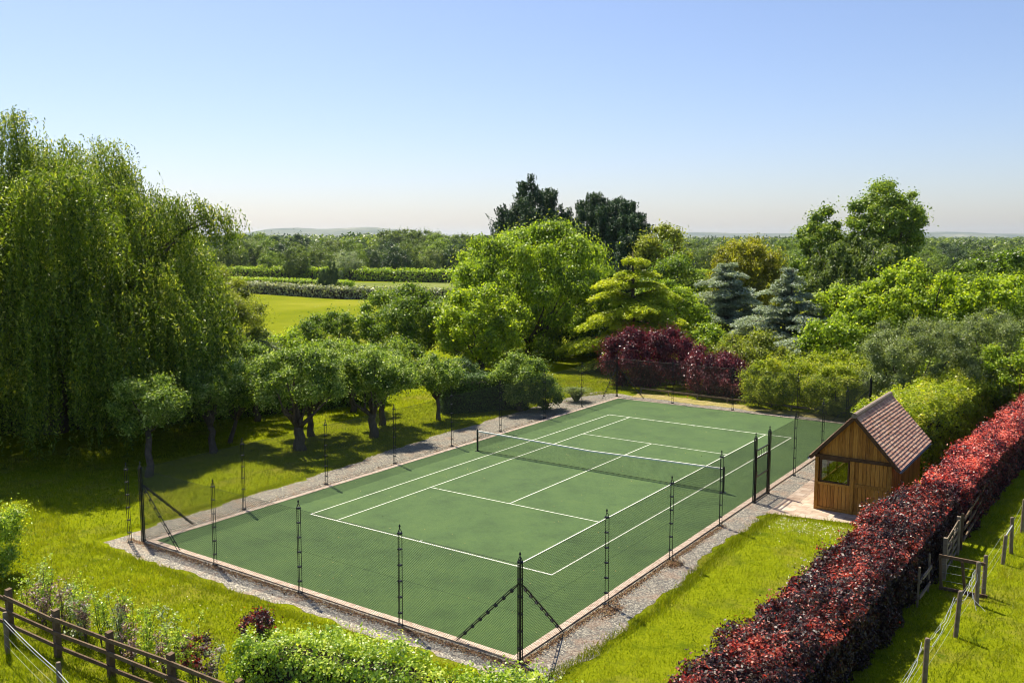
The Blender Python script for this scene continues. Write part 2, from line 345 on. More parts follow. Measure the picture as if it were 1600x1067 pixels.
def ln(x0, y0, x1, y1): lm.add([(min(x0,x1),min(y0,y1),z),(max(x0,x1),min(y0,y1),z),(max(x0,x1),max(y0,y1),z),(min(x0,x1),max(y0,y1),z)], [(0,1,2,3)])
hw, hl, sw, sl = 5.485, 11.885, 4.115, 6.4
for s in (-1, 1):
    ln(s*hw, -hl, s*(hw-LW), hl); ln(-hw+LW, s*hl, hw-LW, s*(hl-LW*1.4)); ln(s*sw, -hl+LW*1.4, s*(sw-LW), hl-LW*1.4); ln(-sw+LW, s*sl, sw-LW, s*(sl-LW))
    ln(-.025, s*(hl-LW*1.4), .025, s*(hl-LW*1.4-.12))
ln(-.025, -sl+LW, .025, sl-LW)
lines = lm.build('court_lines', M['line']); lines['kind'] = 'structure'

# fields of the valley beyond the garden
sheet('hay_meadow', [(-52, 12), (-25, 42), (-60, 82), (-95, 76), (-135, 83), (-140, 40)], .03, M['hay'])
sheet('pale_field', [(-58, 87), (-30, 110), (-74, 154), (-92, 137), (-114, 128), (-134, 118), (-112, 99.5), (-94, 79)], .03, M['field'])

# ------------------------------------------------------------------ foliage generators
def unit(v): return v / np.maximum(np.linalg.norm(v, axis=1, keepdims=True), 1e-9)
def leaves(c, nrm, size, asp=.55, tan=None, tj=1.0):
    """rhombic leaf faces at c, facing nrm, long axis near tan"""
    n = len(c); nrm = unit(nrm)
    r = rng.normal(size=(n, 3))
    t = r if tan is None else unit(tan) + r * tj
    t = unit(t - nrm * np.sum(t * nrm, 1, keepdims=True)); b = np.cross(nrm, t)
    s = (size * rng.uniform(.65, 1.3, n))[:, None] * .5 if not hasattr(size, '__len__') else np.asarray(size)[:, None] * .5
    V = np.empty((n, 4, 3)); V[:, 0] = c - t * s; V[:, 1] = c + b * s * asp + nrm * s * .15; V[:, 2] = c + t * s; V[:, 3] = c - b * s * asp + nrm * s * .15
    return V.reshape(-1, 3)
def crown_clusters(h, r, z0, ncl, shape='round', lob=.18, inner=.22):
    k = np.arange(ncl) + .5; ph = np.arccos(1 - 2 * k / ncl); th = math.pi * (1 + 5 ** .5) * k
    d = np.stack([np.cos(th) * np.sin(ph), np.sin(th) * np.sin(ph), np.cos(ph)], 1)
    d = unit(d + rng.normal(size=d.shape) * .22)
    seed = rng.uniform(0, 50)
    rho = np.where(rng.random(ncl) < inner, rng.uniform(.35, .6, ncl), rng.uniform(.70, .88, ncl)) * (1 + lob * noise3(d, 1.6, seed))
    zc = (h + z0) / 2; hz = (h - z0) / 2
    p = np.stack([d[:, 0] * r * rho, d[:, 1] * r * rho, zc + d[:, 2] * hz * rho], 1)
    if shape == 'cone':
        u = (p[:, 2] - z0) / (h - z0); prof = np.clip(1.05 - u, .10, 1) ** .75 * 1.25
        q = np.hypot(d[:, 0], d[:, 1]) + 1e-6
        p[:, 0] = d[:, 0] / q * r * prof * rng.uniform(.5, .95, ncl); p[:, 1] = d[:, 1] / q * r * prof * rng.uniform(.5, .95, ncl)
    if shape == 'dome':
        u = np.clip((p[:, 2] - z0) / (h - z0), 0, 1); s = np.sqrt(np.clip(1 - u * u * .95, .05, 1)); q = np.hypot(d[:, 0], d[:, 1]) + 1e-6
        rr = np.minimum(q * 1.4, 1) * r * .88 * rho / .8; p[:, 0] = d[:, 0] / q * rr * s; p[:, 1] = d[:, 1] / q * rr * s
    return p, d
LEAFMUL = 2.3
def crown(h, r, z0, ncl, nleaf, leaf, shape='round', csize=1.0, squash=.8, lob=.18, asp=.55, up=.35, spray=0.0, droop=0.0, inner=.22, plume=False):
    p, d = crown_clusters(h, r, z0, ncl, shape, lob, inner)
    rc = 2.75 / math.sqrt(ncl) * (r + (h - z0) / 2) / 2 * csize * rng.uniform(.7, 1.3, ncl)
    if shape == 'cone': rc *= np.clip(1.25 - (p[:, 2] - z0) / (h - z0), .35, 1)
    wts = rc ** 2; nleaf = int(nleaf * LEAFMUL); idx = rng.choice(ncl, nleaf, p=wts / wts.sum())
    ctr = np.array([0, 0, (h + z0) / 2]); co = unit(p - ctr); outw = co[idx]
    ns = 24; sd = unit(rng.normal(size=(ncl, ns, 3)) + co[:, None, :] * .8 + np.array([0, 0, .45])); sr = rng.uniform(.7, 1.05, (ncl, ns)); ss = rng.uniform(.28, .5, (ncl, ns)); st = rng.normal(0, .07, (ncl, ns))
    j = rng.integers(0, ns, nleaf); v = unit(rng.normal(size=(nleaf, 3)) + np.array([0, 0, .15]))
    if plume:
        ax = unit(sd[idx, j] * .75 + outw * .5 + np.array([0, 0, .8])); q = rng.random(nleaf) ** 1.2
        c = p[idx] + (sd[idx, j] * (sr[idx, j] * .75 * rc[idx])[:, None]) + ax * (q * rc[idx] * 1.15)[:, None] + v * (rc[idx] * .42 * (1.02 - q) * rng.random(nleaf) ** .5)[:, None]
        u = unit(v + outw * .5); rad = rc[idx] * (.6 + .4 * q)
    else:
        loose = rng.random(nleaf) < .42; f_ = np.where(loose, .55, 1.); qr = np.abs(rng.normal(0, .62, nleaf)) * np.where(loose, 1.25, 1)
        c = p[idx] + (sd[idx, j] * (sr[idx, j] * rc[idx] * .92)[:, None] * f_[:, None] + v * (rc[idx] * np.where(loose, .62, ss[idx, j]) * qr)[:, None]) * np.array([1, 1, squash])
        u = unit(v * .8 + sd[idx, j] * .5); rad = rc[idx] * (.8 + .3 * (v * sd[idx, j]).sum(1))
    c[:, 2] -= droop * rng.random(nleaf) * rc[idx]
    c[:, 2] = np.maximum(c[:, 2], .08)
    nr = u + np.array([0, 0, up]) + rng.normal(size=(nleaf, 3)) * .8
    tan = None
    if spray > 0: tan = u + np.array([0, 0, spray])
    if droop > 0: tan = u * .4 + np.array([0, 0, -1.2])
    V = leaves(c, nr, leaf * .84, asp, tan, .45 if tan is not None else 1)
    if not plume:
        zt = np.quantile(c[:, 2], .992); rr = np.quantile(np.hypot(c[:, 0], c[:, 1]), .985); fz = h / zt; fr_ = r / rr
        c[:, 2] *= fz; c[:, :2] *= fr_; p = p * np.array([fr_, fr_, fz])
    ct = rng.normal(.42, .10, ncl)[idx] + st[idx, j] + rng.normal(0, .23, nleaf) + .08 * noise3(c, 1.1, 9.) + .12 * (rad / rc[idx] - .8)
    return V, ct, p, rc
def limbs(mb, h, r, z0, p, tr, nl=10, lean=(0, 0), t=.5, fork=None, sides=7):
    """trunk with tapered limbs that reach the leaf clusters"""
    top = z0 + (h - z0) * .45; fk = fork if fork else max(z0 * .9, .12 * h)
    base = Vector((0, 0, -.1)); pts = [base]
    for k in range(1, 5):
        u = k / 4; pts.append(Vector((lean[0] * u + rng.normal() * tr * .35, lean[1] * u + rng.normal() * tr * .35, fk * u)))
    mb.tube(pts, [tr * 1.45, tr * 1.08, tr, tr * .92, tr * .85], sides)
    f0 = pts[-1]
    ids = rng.choice(len(p), min(nl, len(p)), replace=False)
    for j, i in enumerate(ids):
        e = Vector(p[i]) * 1.0; mid = f0.lerp(e, .5) + Vector((0, 0, -.08 * (e - f0).length * (1 if e.z > f0.z + 1 else -.5)))
        q = [f0 - Vector((0, 0, .1)), f0.lerp(mid, .5) + Vector(rng.normal(size=3) * .06 * r), mid + Vector(rng.normal(size=3) * .05 * r), mid.lerp(e, .6), e]
        r0 = tr * rng.uniform(.38, .6)
        mb.tube(q, [r0, r0 * .75, r0 * .5, r0 * .32, r0 * .12], 5)
def tree(name, label, cat, x, y, h, r, mat, z0=None, ncl=60, nleaf=30000, leaf=.25, tr=None, bark='bark', group=None, rz=0, lean=(0, 0), nl=10, fork=None, ry=None, **kw):
    z0 = h * .12 if z0 is None else z0
    root = empty(name, (x, y, 0), rz); tag(root, label, cat, group)
    V, t, p, rc = crown(h, r, z0, ncl, nleaf, leaf, **kw)
    if lean != (0, 0): V[:, 0] += lean[0] * 1.3; V[:, 1] += lean[1] * 1.3; p = p + np.array([lean[0] * 1.3, lean[1] * 1.3, 0])
    mesh_arrays('crown', V, 4, t, M[mat], root)
    mb = MB(); limbs(mb, h, r, z0, p, tr or max(.06, .028 * h), nl, lean, fork=fork); mb.build('trunk', M[bark], root, smooth=True)
    if ry: root.scale = (1, ry / r, 1)
    return root

# --------------------------------------------------------------- hedge along a path
def hedge(name, label, cat, path, wid, hgt, mat, dens=900, leaf=.06, bulge=.12, toptint=0., group=None, core=True, rnd=.35, tips=0.0, asp=.6, sidetint=0., hvar=.05, kind=None, tint0=.40, redstart=0.55):
    P = np.array(path, float); seg = np.diff(P, axis=0); L = np.hypot(seg[:, 0], seg[:, 1]); cum = np.r_[0, np.cumsum(L)]; tot = cum[-1]
    per = 2 * hgt + wid; n = int(dens * tot * per) ; ncap = int(dens * wid * hgt) * 2
    s = rng.uniform(0, tot, n + ncap); q = rng.uniform(0, per, n + ncap)
    i = np.clip(np.searchsorted(cum, s, side='right') - 1, 0, len(seg) - 1); f = (s - cum[i]) / L[i]
    c2 = P[i] + seg[i] * f[:, None]; dr = seg[i] / L[i][:, None]; nr = np.stack([dr[:, 1], -dr[:, 0]], 1)   # right hand side
    left = q < hgt; top = (q >= hgt) & (q < hgt + wid)
    lat = np.where(left, -wid / 2, np.where(top, q - hgt - wid / 2, wid / 2)); zz = np.where(left, q, np.where(top, hgt, per - q))
    nl = np.where(left, -1., np.where(top, 0, 1)); nz = np.where(top, 1., 0)
    # end caps
    cap = np.arange(n + ncap) >= n; capn = np.where(rng.random(n + ncap) < .5, 0., 1.)
    lat = np.where(cap, rng.uniform(-wid / 2, wid / 2, n + ncap), lat); zz = np.where(cap, rng.uniform(0, hgt, n + ncap), zz)
    nl = np.where(cap, 0, nl); nz = np.where(cap, 0, nz); al = np.where(cap, capn * 2 - 1, 0)
    c2 = np.where(cap[:, None], np.where(capn[:, None] > .5, P[-1], P[0]), c2)
    # round the shoulders
    sh = np.clip((zz / hgt - (1 - rnd)) / rnd, 0, 1) ** 2; es = np.clip((np.abs(lat) / (wid / 2) - (1 - rnd)) / rnd, 0, 1) ** 2
    dz = -es * nz * rnd * hgt * .22; dl = -np.sign(lat) * sh * (1 - nz) * wid * rnd * .25
    c = np.concatenate([c2 + nr * (lat + dl)[:, None], (zz + dz)[:, None]], 1)
    nrm = np.concatenate([nr * nl[:, None] + dr * al[:, None], nz[:, None]], 1)
    nrm = unit(nrm + np.concatenate([nr * (np.sign(lat) * es * nz * .8)[:, None], (sh * (1 - nz) * .8)[:, None]], 1))
    b = bulge * (noise3(c, 1.3, 2.) * .6 + noise3(c, 3.7, 5.) * .6) + hvar * hgt * noise3(c * np.array([1, 1, 0]), .55, 8.) * nz
    c = c + nrm * b[:, None] - nrm * (rng.random(len(c)) ** 2 * leaf * 3.5)[:, None]
    tipm = rng.random(len(c)) < tips; 
    c[:, 2] += np.where(tipm & (nz > 0), rng.random(len(c)) ** 2 * .32, 0)
    c[:, 2] = np.maximum(c[:, 2], .05)
    V = leaves(c, nrm + rng.normal(size=c.shape) * .6, leaf, asp)
    patch = noise3(c, 1.0, 11.) * .5 + noise3(c, 4.1, 1.) * .5
    t = tint0 + rng.normal(0, .16, len(c)) + patch * .12
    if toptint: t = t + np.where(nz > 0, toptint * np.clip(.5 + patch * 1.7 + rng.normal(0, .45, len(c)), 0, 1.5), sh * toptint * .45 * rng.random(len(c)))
    root = empty(name, (0, 0, 0)); tag(root, label, cat, group, kind)
    mesh_arrays('foliage', V, 4, t, M[mat], root)
    if core:
        mb = MB(); k = .74; step = max(.5, wid * .5); nn = max(2, int(tot / step)); secs = []
        for j in range(nn + 1):
            s_ = tot * (.02 + .96 * j / nn); a = min(np.searchsorted(cum, s_, side='right') - 1, len(seg) - 1); f_ = (s_ - cum[a]) / L[a]
            o2 = P[a] + seg[a] * f_; d_ = seg[a] / L[a]; n_ = np.array([d_[1], -d_[0]]); hh = hgt * (.80 + .03 * math.sin(j * 1.7))
            secs.append([(*(o2 - n_ * wid / 2 * k), .0), (*(o2 - n_ * wid / 2 * k * .95), hh * .75), (*(o2 - n_ * wid * .28), hh), (*(o2 + n_ * wid * .28), hh), (*(o2 + n_ * wid / 2 * k * .95), hh * .75), (*(o2 + n_ * wid / 2 * k), .0)])
        for j in range(nn):
            vs = secs[j] + secs[j + 1]; mb.add(vs, [(a, a + 1, a + 7, a + 6) for a in range(5)])
        mb.add(secs[0], [(0, 1, 2, 3, 4, 5)]); mb.add(secs[-1], [(5, 4, 3, 2, 1, 0)])
        mb.build('branches', M['twig'], root)  # not modelled branches: solid dark core added to stop light passing through
    return root

# ------------------------------------------------------------------ tennis court fence
FX, FY = 8.05, 17.35; FH = 2.62
NEAR, FAR = -FY, 17.6
court = empty('court_fence', (0, 0, 0)); tag(court, 'tall black chain-link fence on ornamental iron posts enclosing the green tennis court', 'fence')
def post_mesh(extra=False, h=FH):
    mb = MB(); r = .062; n = 3 if not extra else 5
    for k in range(n):
        a = 2 * math.pi * k / n + .5; mb.tube([(r*math.cos(a), r*math.sin(a), 0), (r*math.cos(a), r*math.sin(a), h)], .010 if not extra else .014, 5)
        mb.tube([(r*math.cos(a), r*math.sin(a), h), (r*.7*math.cos(a), r*.7*math.sin(a), h + .06), (0, 0, h + .13)], .010, 5)
    if extra: mb.tube([(0, 0, 0), (0, 0, h + .05)], .024, 8)
    zz = .36
    while zz < h: mb.ring((0, 0, zz), r + .006, .011, 10); mb.tube([(0, 0, zz - .015), (0, 0, zz + .015)], r * .8, 8); zz += .45
    mb.ring((0, 0, h - .02), r + .01, .014, 10); mb.tube([(0, 0, -.02), (0, 0, .035)], [.105, .09], 10)
    return mb
def finial_mesh(h=FH): return MB().tube([(0, 0, h + .10), (0, 0, h + .15), (0, 0, h + .17), (0, 0, h + .21), (0, 0, h + .24)], [.012, .014, .032, .020, .004], 8)
pm = post_mesh().build('post', M['iron']).data; px_ = post_mesh(True).build('corner_post', M['iron']).data; fm = finial_mesh().build('finial', M['iron']).data
for o in list(COL.objects):
    if o.type == 'MESH' and o.data in (pm, px_, fm): bpy.data.objects.remove(o)
def add_post(x, y, corner=False):
    o = bpy.data.objects.new('corner_post' if corner else 'post', px_ if corner else pm); COL.objects.link(o); o.parent = court; o.location = (x, y, 0)
    o.rotation_euler = (rng.normal() * .004, rng.normal() * .004, 0)
    f = bpy.data.objects.new('finial', fm); COL.objects.link(f); f.parent = o
RY = [-12.85, -8.5, -4.2, 4.41, 8.74, 13.05]; LY = [-12.85, -8.5, -4.15, .16, 4.4, 8.85, 13.2]; EX = [-4.02, 0, 4.0]
GY0, GY1 = -.62, 1.02
for y in RY: add_post(FX - .1, y)
for y in (GY0, GY1): add_post(FX - .12, y, True)
for y in LY: add_post(-FX - .1, y)
for x in EX: add_post(x, NEAR + .05); add_post(x, FAR)
corners = [(FX - .15, NEAR + .15), (-FX, NEAR + .1), (-FX - .1, FAR + .2), (FX, FAR)]
for x, y in corners: add_post(x, y, True)
add_post(-FX - .22, NEAR - .28)
def brace(a, b):
    a = Vector(a); b = Vector(b); d = (b - a).normalized(); s = d.cross(Vector((0, 0, 1))).normalized() * .045; u = s.cross(d).normalized() * .045
    mb = MB()
    for o_ in (s, -s, u): mb.tube([a + o_ * .4, a.lerp(b, .12) + o_, b + o_], .011, 5)
    for k in range(1, 8):
        q = a.lerp(b, k / 8); mb.tube([q - d * .02, q + d * .02], .052, 7)
    mb.build('brace', M['iron'], court)
for (x, y) in corners:
    sx = -1 if x > 0 else 1; sy = 1 if y < 0 else -1
    brace((x, y, 2.05), (x + sx * 2.0, y + sy * .02, .05)); brace((x, y, 2.05), (x, y + sy * 2.0, .05))
def wire_panel(a, b, z0, z1, pitch=.052, th=.0056):
    """woven diagonals as thin strips standing between two posts"""
    a = np.array(a); b = np.array(b); L = np.linalg.norm(b - a); d = (b - a) / L; nr = np.array([-d[1], d[0]]); H = z1 - z0; V = []
    step = pitch * math.sqrt(2)
    for sg in (1, -1):
        s0 = -H if sg > 0 else 0; s1 = L if sg > 0 else L + H
        k = s0
        while k < s1:
            u0, u1 = k, k + sg * H; za, zb = z0, z1
            if sg > 0:
                if u0 < 0: za = z0 - u0; u0 = 0
                if u1 > L: zb = z1 - (u1 - L); u1 = L
            else:
                if u0 > L: za = z0 + (u0 - L); u0 = L
                if u1 < 0: zb = z1 + u1; u1 = 0
            if zb > za + .01:
                p0 = np.array([*(a + d * u0 + nr * .003 * sg), za]); p1 = np.array([*(a + d * u1 + nr * .003 * sg), zb]); dd = (p1 - p0) / np.linalg.norm(p1 - p0)
                n3 = np.array([nr[0], nr[1], 0]); s3 = np.cross(dd, n3)
                e = [s3 * th / 2 + n3 * th / 3, -s3 * th / 2 + n3 * th / 3, -n3 * th / 2]
                for m in range(3):
                    V += [p0 + e[m], p0 + e[(m + 1) % 3], p1 + e[(m + 1) % 3], p1 + e[m]]
            k += step
    return np.array(V)
def strand(a, b, z0, z1, sag, r=.004, n=8):
    return [(a[0] + (b[0]-a[0])*k/n, a[1] + (b[1]-a[1])*k/n, z0 + (z1-z0)*k/n - sag * 4 * (k/n) * (1-k/n)) for k in range(n + 1)]
def panel(a, b):
    o = mesh_arrays('wire_mesh', wire_panel(a, b, .04, FH - .05), 4, None, M['wire'], court)
    mb = MB()
    for zz in (.06, 1.32, FH - .05): mb.tube(strand(a, b, zz, zz, .012), .003 if .5 < zz < 2 else .0045, 4)
    mb.build('line_wire', M['wire'], court)
def run(pts):
    for a, b in zip(pts[:-1], pts[1:]): panel(a, b)
run([(FX - .1, NEAR + .1)] + [(FX - .1, y) for y in RY[:3]] + [(FX - .1, GY0)])
run([(FX - .1, GY1)] + [(FX - .1, y) for y in RY[3:]] + [(FX - .1, FAR)])
run([(-FX - .1, NEAR + .05)] + [(-FX - .1, y) for y in LY] + [(-FX - .1, FAR + .15)])
run([(-FX, NEAR + .08)] + [(x, NEAR + .05) for x in EX] + [(FX - .1, NEAR + .1)])
run([(-FX - .1, FAR + .15)] + [(x, FAR) for x in EX] + [(FX - .1, FAR)])
# the gate
g = MB(); gx = FX - .12; y0, y1 = GY0 + .12, GY1 - .12
for y in (y0, y1): g.bar((gx, y, .06), (gx, y, 2.12), .045, .045)
for zz in (.08, 1.02, 1.78, 2.10): g.bar((gx, y0, zz), (gx, y1, zz), .04, .04)
for k in range(1, 7): y = y0 + (y1 - y0) * k / 7; g.tube([(gx, y, 1.78), (gx, y, 2.10)], .010, 5)
g.box(gx - .03, gx + .03, y0 + .02, y0 + .10, 1.0, 1.25)
gate = g.build('gate', M['iron'], court)
mesh_arrays('gate_mesh', wire_panel((gx, y0), (gx, y1), .08, 1.78, .034, .0065), 4, None, M['wire'], gate)
mb = MB().bar((gx, y0 - .1, .05), (gx, y1 + .1, .05), .05, .02); mb.build('threshold', M['rail_wood'], gate)

# ------------------------------------------------------------------ tennis net
net = empty('tennis_net', (0, 0, 0)); tag(net, 'tennis net with white headband strung across the middle of the green court', 'tennis net')
NX = hw + .914
def nz_(x): return 1.05 - .125 * (1 - (abs(x) / NX)) ** 1.2
V = []; th = .0035
xs = np.arange(-NX + .06, NX - .05, .045)
for x in xs:
    zt = nz_(x) - .03
    for dx in ((-th/2, -th/2, th/2, th/2), ): V += [(x - th/2, .003, .06), (x + th/2, .003, .06), (x + th/2, .003, zt), (x - th/2, .003, zt), (x, -th/2, .06), (x, th/2, .06), (x, th/2, zt), (x, -th/2, zt)]
for k in range(1, 22):
    f = k / 22
    for a, b in zip(xs[:-1:8], xs[8::8]):
        za, zb = .06 + (nz_(a) - .09) * f, .06 + (nz_(b) - .09) * f
        V += [(a, -.003, za - th/2), (b, -.003, zb - th/2), (b, -.003, zb + th/2), (a, -.003, za + th/2), (a, -.003-th/2, za), (b, -.003-th/2, zb), (b, -.003+th/2, zb), (a, -.003+th/2, za)]
mesh_arrays('netting', np.array(V), 4, None, M['net'], net)
mb = MB()
for k in range(24):
    a = -NX + .05 + (2*NX - .1) * k / 24; b = -NX + .05 + (2*NX - .1) * (k + 1) / 24
    mb.bar((a, 0, nz_(a) - .025), (b, 0, nz_(b) - .025), .05, .06)
mb.build('headband', M['band'], net)
mb = MB(); mb.tube([(-NX, 0, .06), (NX, 0, .06)], .012, 5); mb.build('bottom_cord', M['net'], net)
for s in (-1, 1):
    mb = MB().tube([(s*NX, 0, .0), (s*NX, 0, 1.09)], .045, 12); mb.tube([(s*NX, 0, 1.09), (s*NX, 0, 1.12)], [.05, .03], 12)
    p_ = mb.build('net_post', M['iron'], net)
    mb = MB().tube([(s*NX - .0, -.06, .62), (s*NX, -.12, .62)], .02, 8); mb.build('winder', M['iron'], p_); MB().box(s*NX - .10, s*NX + .10, -.10, .10, .032, .045).build('base_plate', M['iron'], p_)

# ------------------------------------------------------------------ timber pavilion
sh = empty('garden_pavilion', (10.15, 0, 0)); tag(sh, 'small timber pavilion with steep clay tile roof on the pale patio beside the court', 'pavilion')
W_, D_, WH, AP = 2.78, 5.25, 2.18, 3.93; RXc = 1.42; SL = 1.10; zr = 3.93
wl = MB()
def gz(x): return zr - .135 - SL * abs(x - RXc)
bw = .145
def boards(fx, a, b, z0f, z1f, axis, c, t=.022, n=None):
    """vertical boards from a to b along axis, standing at coordinate c"""
    x = a
    while x < b - .01:
        x1 = min(x + bw * rng.uniform(.85, 1.15), b); z0, z1 = z0f(x), min(z1f(x), z1f(x1)); tt = rng.random(); j = rng.uniform(-.003, .004)
        if axis == 'x': fx.box(x + .007, x1 - .007, c - t + j, c, z0, z1, tt)
        else: fx.box(c, c + t + j, x + .007, x1 - .007, z0, z1, tt)
        x = x1
# front wall: boards left of the window, under it, the wide panel, the gable
WX0, WX1, WZ0, WZ1 = .22, 1.20, 1.16, 1.98
boards(wl, .10, WX0 - .04, lambda x: .12, lambda x: 1.12, 'x', 0.0)
boards(wl, WX0 - .04, 1.30, lambda x: .12, lambda x: 1.10, 'x', 0.0)
boards(wl, 1.44, W_ - .12, lambda x: .12, lambda x: 2.08, 'x', 0.0)
k = .12
while k < W_ - .14:
    k1 = k + bw * rng.uniform(.85, 1.15); top = min(gz(k), gz(k1)); tz = max(gz(k), gz(k1)); wl.add([(k+.004, -.022, 2.22), (k1-.004, -.022, 2.22), (k1-.004, -.022, gz(min(k1, W_))), (k+.004, -.022, gz(k)), (k+.004, 0, 2.22), (k1-.004, 0, 2.22), (k1-.004, 0, gz(min(k1, W_))), (k+.004, 0, gz(k))],
        [(0,1,2,3),(7,6,5,4),(0,4,5,1),(1,5,6,2),(2,6,7,3),(3,7,4,0)], rng.random()); k = k1
boards(wl, .08, D_, lambda x: .08, lambda x: WH, 'y', W_)                       # right wall
# left wall has a wide opening towards the court
def yb(a, b, z0, z1): boards(wl, a, b, lambda x: z0, lambda x: z1, 'y', -.022)
yb(.1, .4, .08, 2.1); yb(.4, 4.4, .08, .95); yb(4.4, 5.2, .08, 2.1)
wl.box(.02, W_ - .02, D_ - .03, D_, .02, 2.2, .4); 
wl.add([(0.05, D_, 2.2), (W_-.05, D_, 2.2), (RXc, D_, gz(RXc)-.01), (0.05, D_-.03, 2.2), (W_-.05, D_-.03, 2.2), (RXc, D_-.03, gz(RXc)-.01)], [(0,1,2),(5,4,3),(0,3,4,1),(1,4,5,2),(2,5,3,0)], .4)
wl.build('wall', M['board'], sh)
# backing that closes the joints
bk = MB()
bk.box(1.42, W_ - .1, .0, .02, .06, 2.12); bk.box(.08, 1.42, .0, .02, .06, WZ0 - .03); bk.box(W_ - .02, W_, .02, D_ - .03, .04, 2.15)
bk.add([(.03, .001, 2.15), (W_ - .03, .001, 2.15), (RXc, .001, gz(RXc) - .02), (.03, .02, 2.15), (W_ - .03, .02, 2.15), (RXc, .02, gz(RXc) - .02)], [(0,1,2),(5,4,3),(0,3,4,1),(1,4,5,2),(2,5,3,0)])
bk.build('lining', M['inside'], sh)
def piece(nm, *bx): MB().box(*bx).build(nm, M['frame_wood'], sh)
for x0, x1 in ((-.02, .11), (1.30, 1.45), (W_ - .15, W_ + .02)): piece('timber_post', x0, x1, -.075, .05, .03, 2.10, rng.random())
for q in ((.11, 1.30, -.052, .0, .03, .15, .35), (1.45, W_ - .15, -.052, .0, .03, .15, .6), (.11, 1.30, -.060, .03, 1.04, 1.13, .8), (1.45, W_ - .15, -.050, .0, 1.10, 1.24, .1), (-.03, .05, .42, 4.3, .88, .98, .8)): piece('timber_rail', *q)
for q in ((W_ - .02, W_ + .034, D_ - .12, D_ + .02, .03, 2.15, .4), (-.02, .10, D_ - .12, D_ + .02, .03, 2.1, .6)): piece('timber_post', *q)
for y in (.42, 1.7, 3.0, 4.3): piece('timber_post', -.03, .05, y - .05, y + .05, .98, 2.1, .7)
bm_ = MB(); bm_.box(-.03, W_ + .10, -.095, .04, 2.10, 2.22, .3); bm_.box(-.05, .07, .04, D_, 2.10, 2.2, .3); bm_.box(W_ - .06, W_ + .06, .04, D_, 2.12, 2.2, .3)
bm_.build('beam', M['dark_wood'], sh)
wf = MB(); t_ = .05
wf.box(WX0-.06, WX0, -.035, .03, WZ0 - .03, 2.09); wf.box(WX1, WX1+.06, -.035, .03, WZ0-.03, 2.09); wf.box(WX0, WX1, -.035, .03, WZ1+.03, 2.09); wf.box(WX0, WX1, -.045, .03, WZ0-.03, WZ0+.02)
win = wf.build('window', M['dark_wood'], sh)
MB().box(WX0, WX1, .005, .011, WZ0 + .02, WZ1 + .03).build('pane', M['glass'], win)
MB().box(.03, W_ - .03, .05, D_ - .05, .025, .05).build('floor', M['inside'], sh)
# roof of individual tiles
rf = MB(); ang = math.atan(SL); RUN = {-1: RXc + .17, 1: W_ - RXc + .32}
YF, YB = -.28, D_ + .42
tw = .170
for s in (-1, 1):
    SLEN = RUN[s] / math.cos(ang); nc = int(SLEN / .125); ga = SLEN / nc
    # underlay deck
    a0 = (RXc, zr - .05); a1 = (RXc + s * RUN[s], zr - .05 - SL * RUN[s])
    rf.add([(a0[0], YF + .02, a0[1]), (a1[0], YF + .02, a1[1]), (a1[0], YB - .02, a1[1]), (a0[0], YB - .02, a0[1]), (a0[0], YF+.02, a0[1]-.03), (a1[0], YF+.02, a1[1]-.03), (a1[0], YB-.02, a1[1]-.03), (a0[0], YB-.02, a0[1]-.03)],
           [(0,1,2,3),(7,6,5,4),(0,4,5,1),(1,5,6,2),(2,6,7,3),(3,7,4,0)], .1)
    for c_ in range(nc):
        u0 = c_ * ga - .01; u1 = (c_ + 1) * ga + .02; y = YF - (tw / 2 if c_ % 2 else 0)
        while y < YB:
            ya = max(y, YF) + .003; yb_ = min(y + tw, YB) - .003
            if yb_ > ya + .02:
                j = rng.normal() * .003; lo = .036 + j; hi = .0 ; th_ = .017
                def pt(u, y_, o_): return (RXc + s * (math.cos(ang) * u + math.sin(ang) * o_), y_, zr - .045 - math.sin(ang) * u + math.cos(ang) * o_)
                vs = [pt(u0, ya, hi), pt(u0, yb_, hi), pt(u1, yb_, lo), pt(u1, ya, lo), pt(u0, ya, hi+th_), pt(u0, yb_, hi+th_), pt(u1, yb_, lo+th_), pt(u1, ya, lo+th_)]
                rf.add(vs, [(0,3,2,1),(4,5,6,7),(0,1,5,4),(1,2,6,5),(2,3,7,6),(3,0,4,7)], float(np.clip(rng.normal(.5, .30), 0, 1)))
            y += tw
roof = rf.build('roof', M['tile'], sh)
rd = MB(); y = YF - .02
while y < YB:
    rd.tube([(RXc, y, zr - .035), (RXc, min(y + .44, YB), zr - .03)], [.105, .098], 10); y += .44
rd.build('ridge', M['ridge'], roof)
for k in range(30):
    ms = MB()
    u = rng.uniform(.3, 2.3); y = rng.uniform(YF + .2, YF + 3.6) if k % 3 else rng.uniform(YF + .2, YB - .2); a_ = rng.uniform(.02, .045)
    u = rng.uniform(.5, 1.4) if k % 2 else u
    c_ = (RXc + (math.cos(ang) * u + math.sin(ang) * .0), y, zr - .045 - math.sin(ang) * u + .012)
    ms.tube([(c_[0], c_[1], c_[2]), (c_[0] + .01, c_[1], c_[2] + a_ * .7), (c_[0] + .015, c_[1], c_[2] + a_ * 1.2)], [a_, a_ * .9, a_ * .3], 7); ms.build('moss_clump', M['moss'], roof)
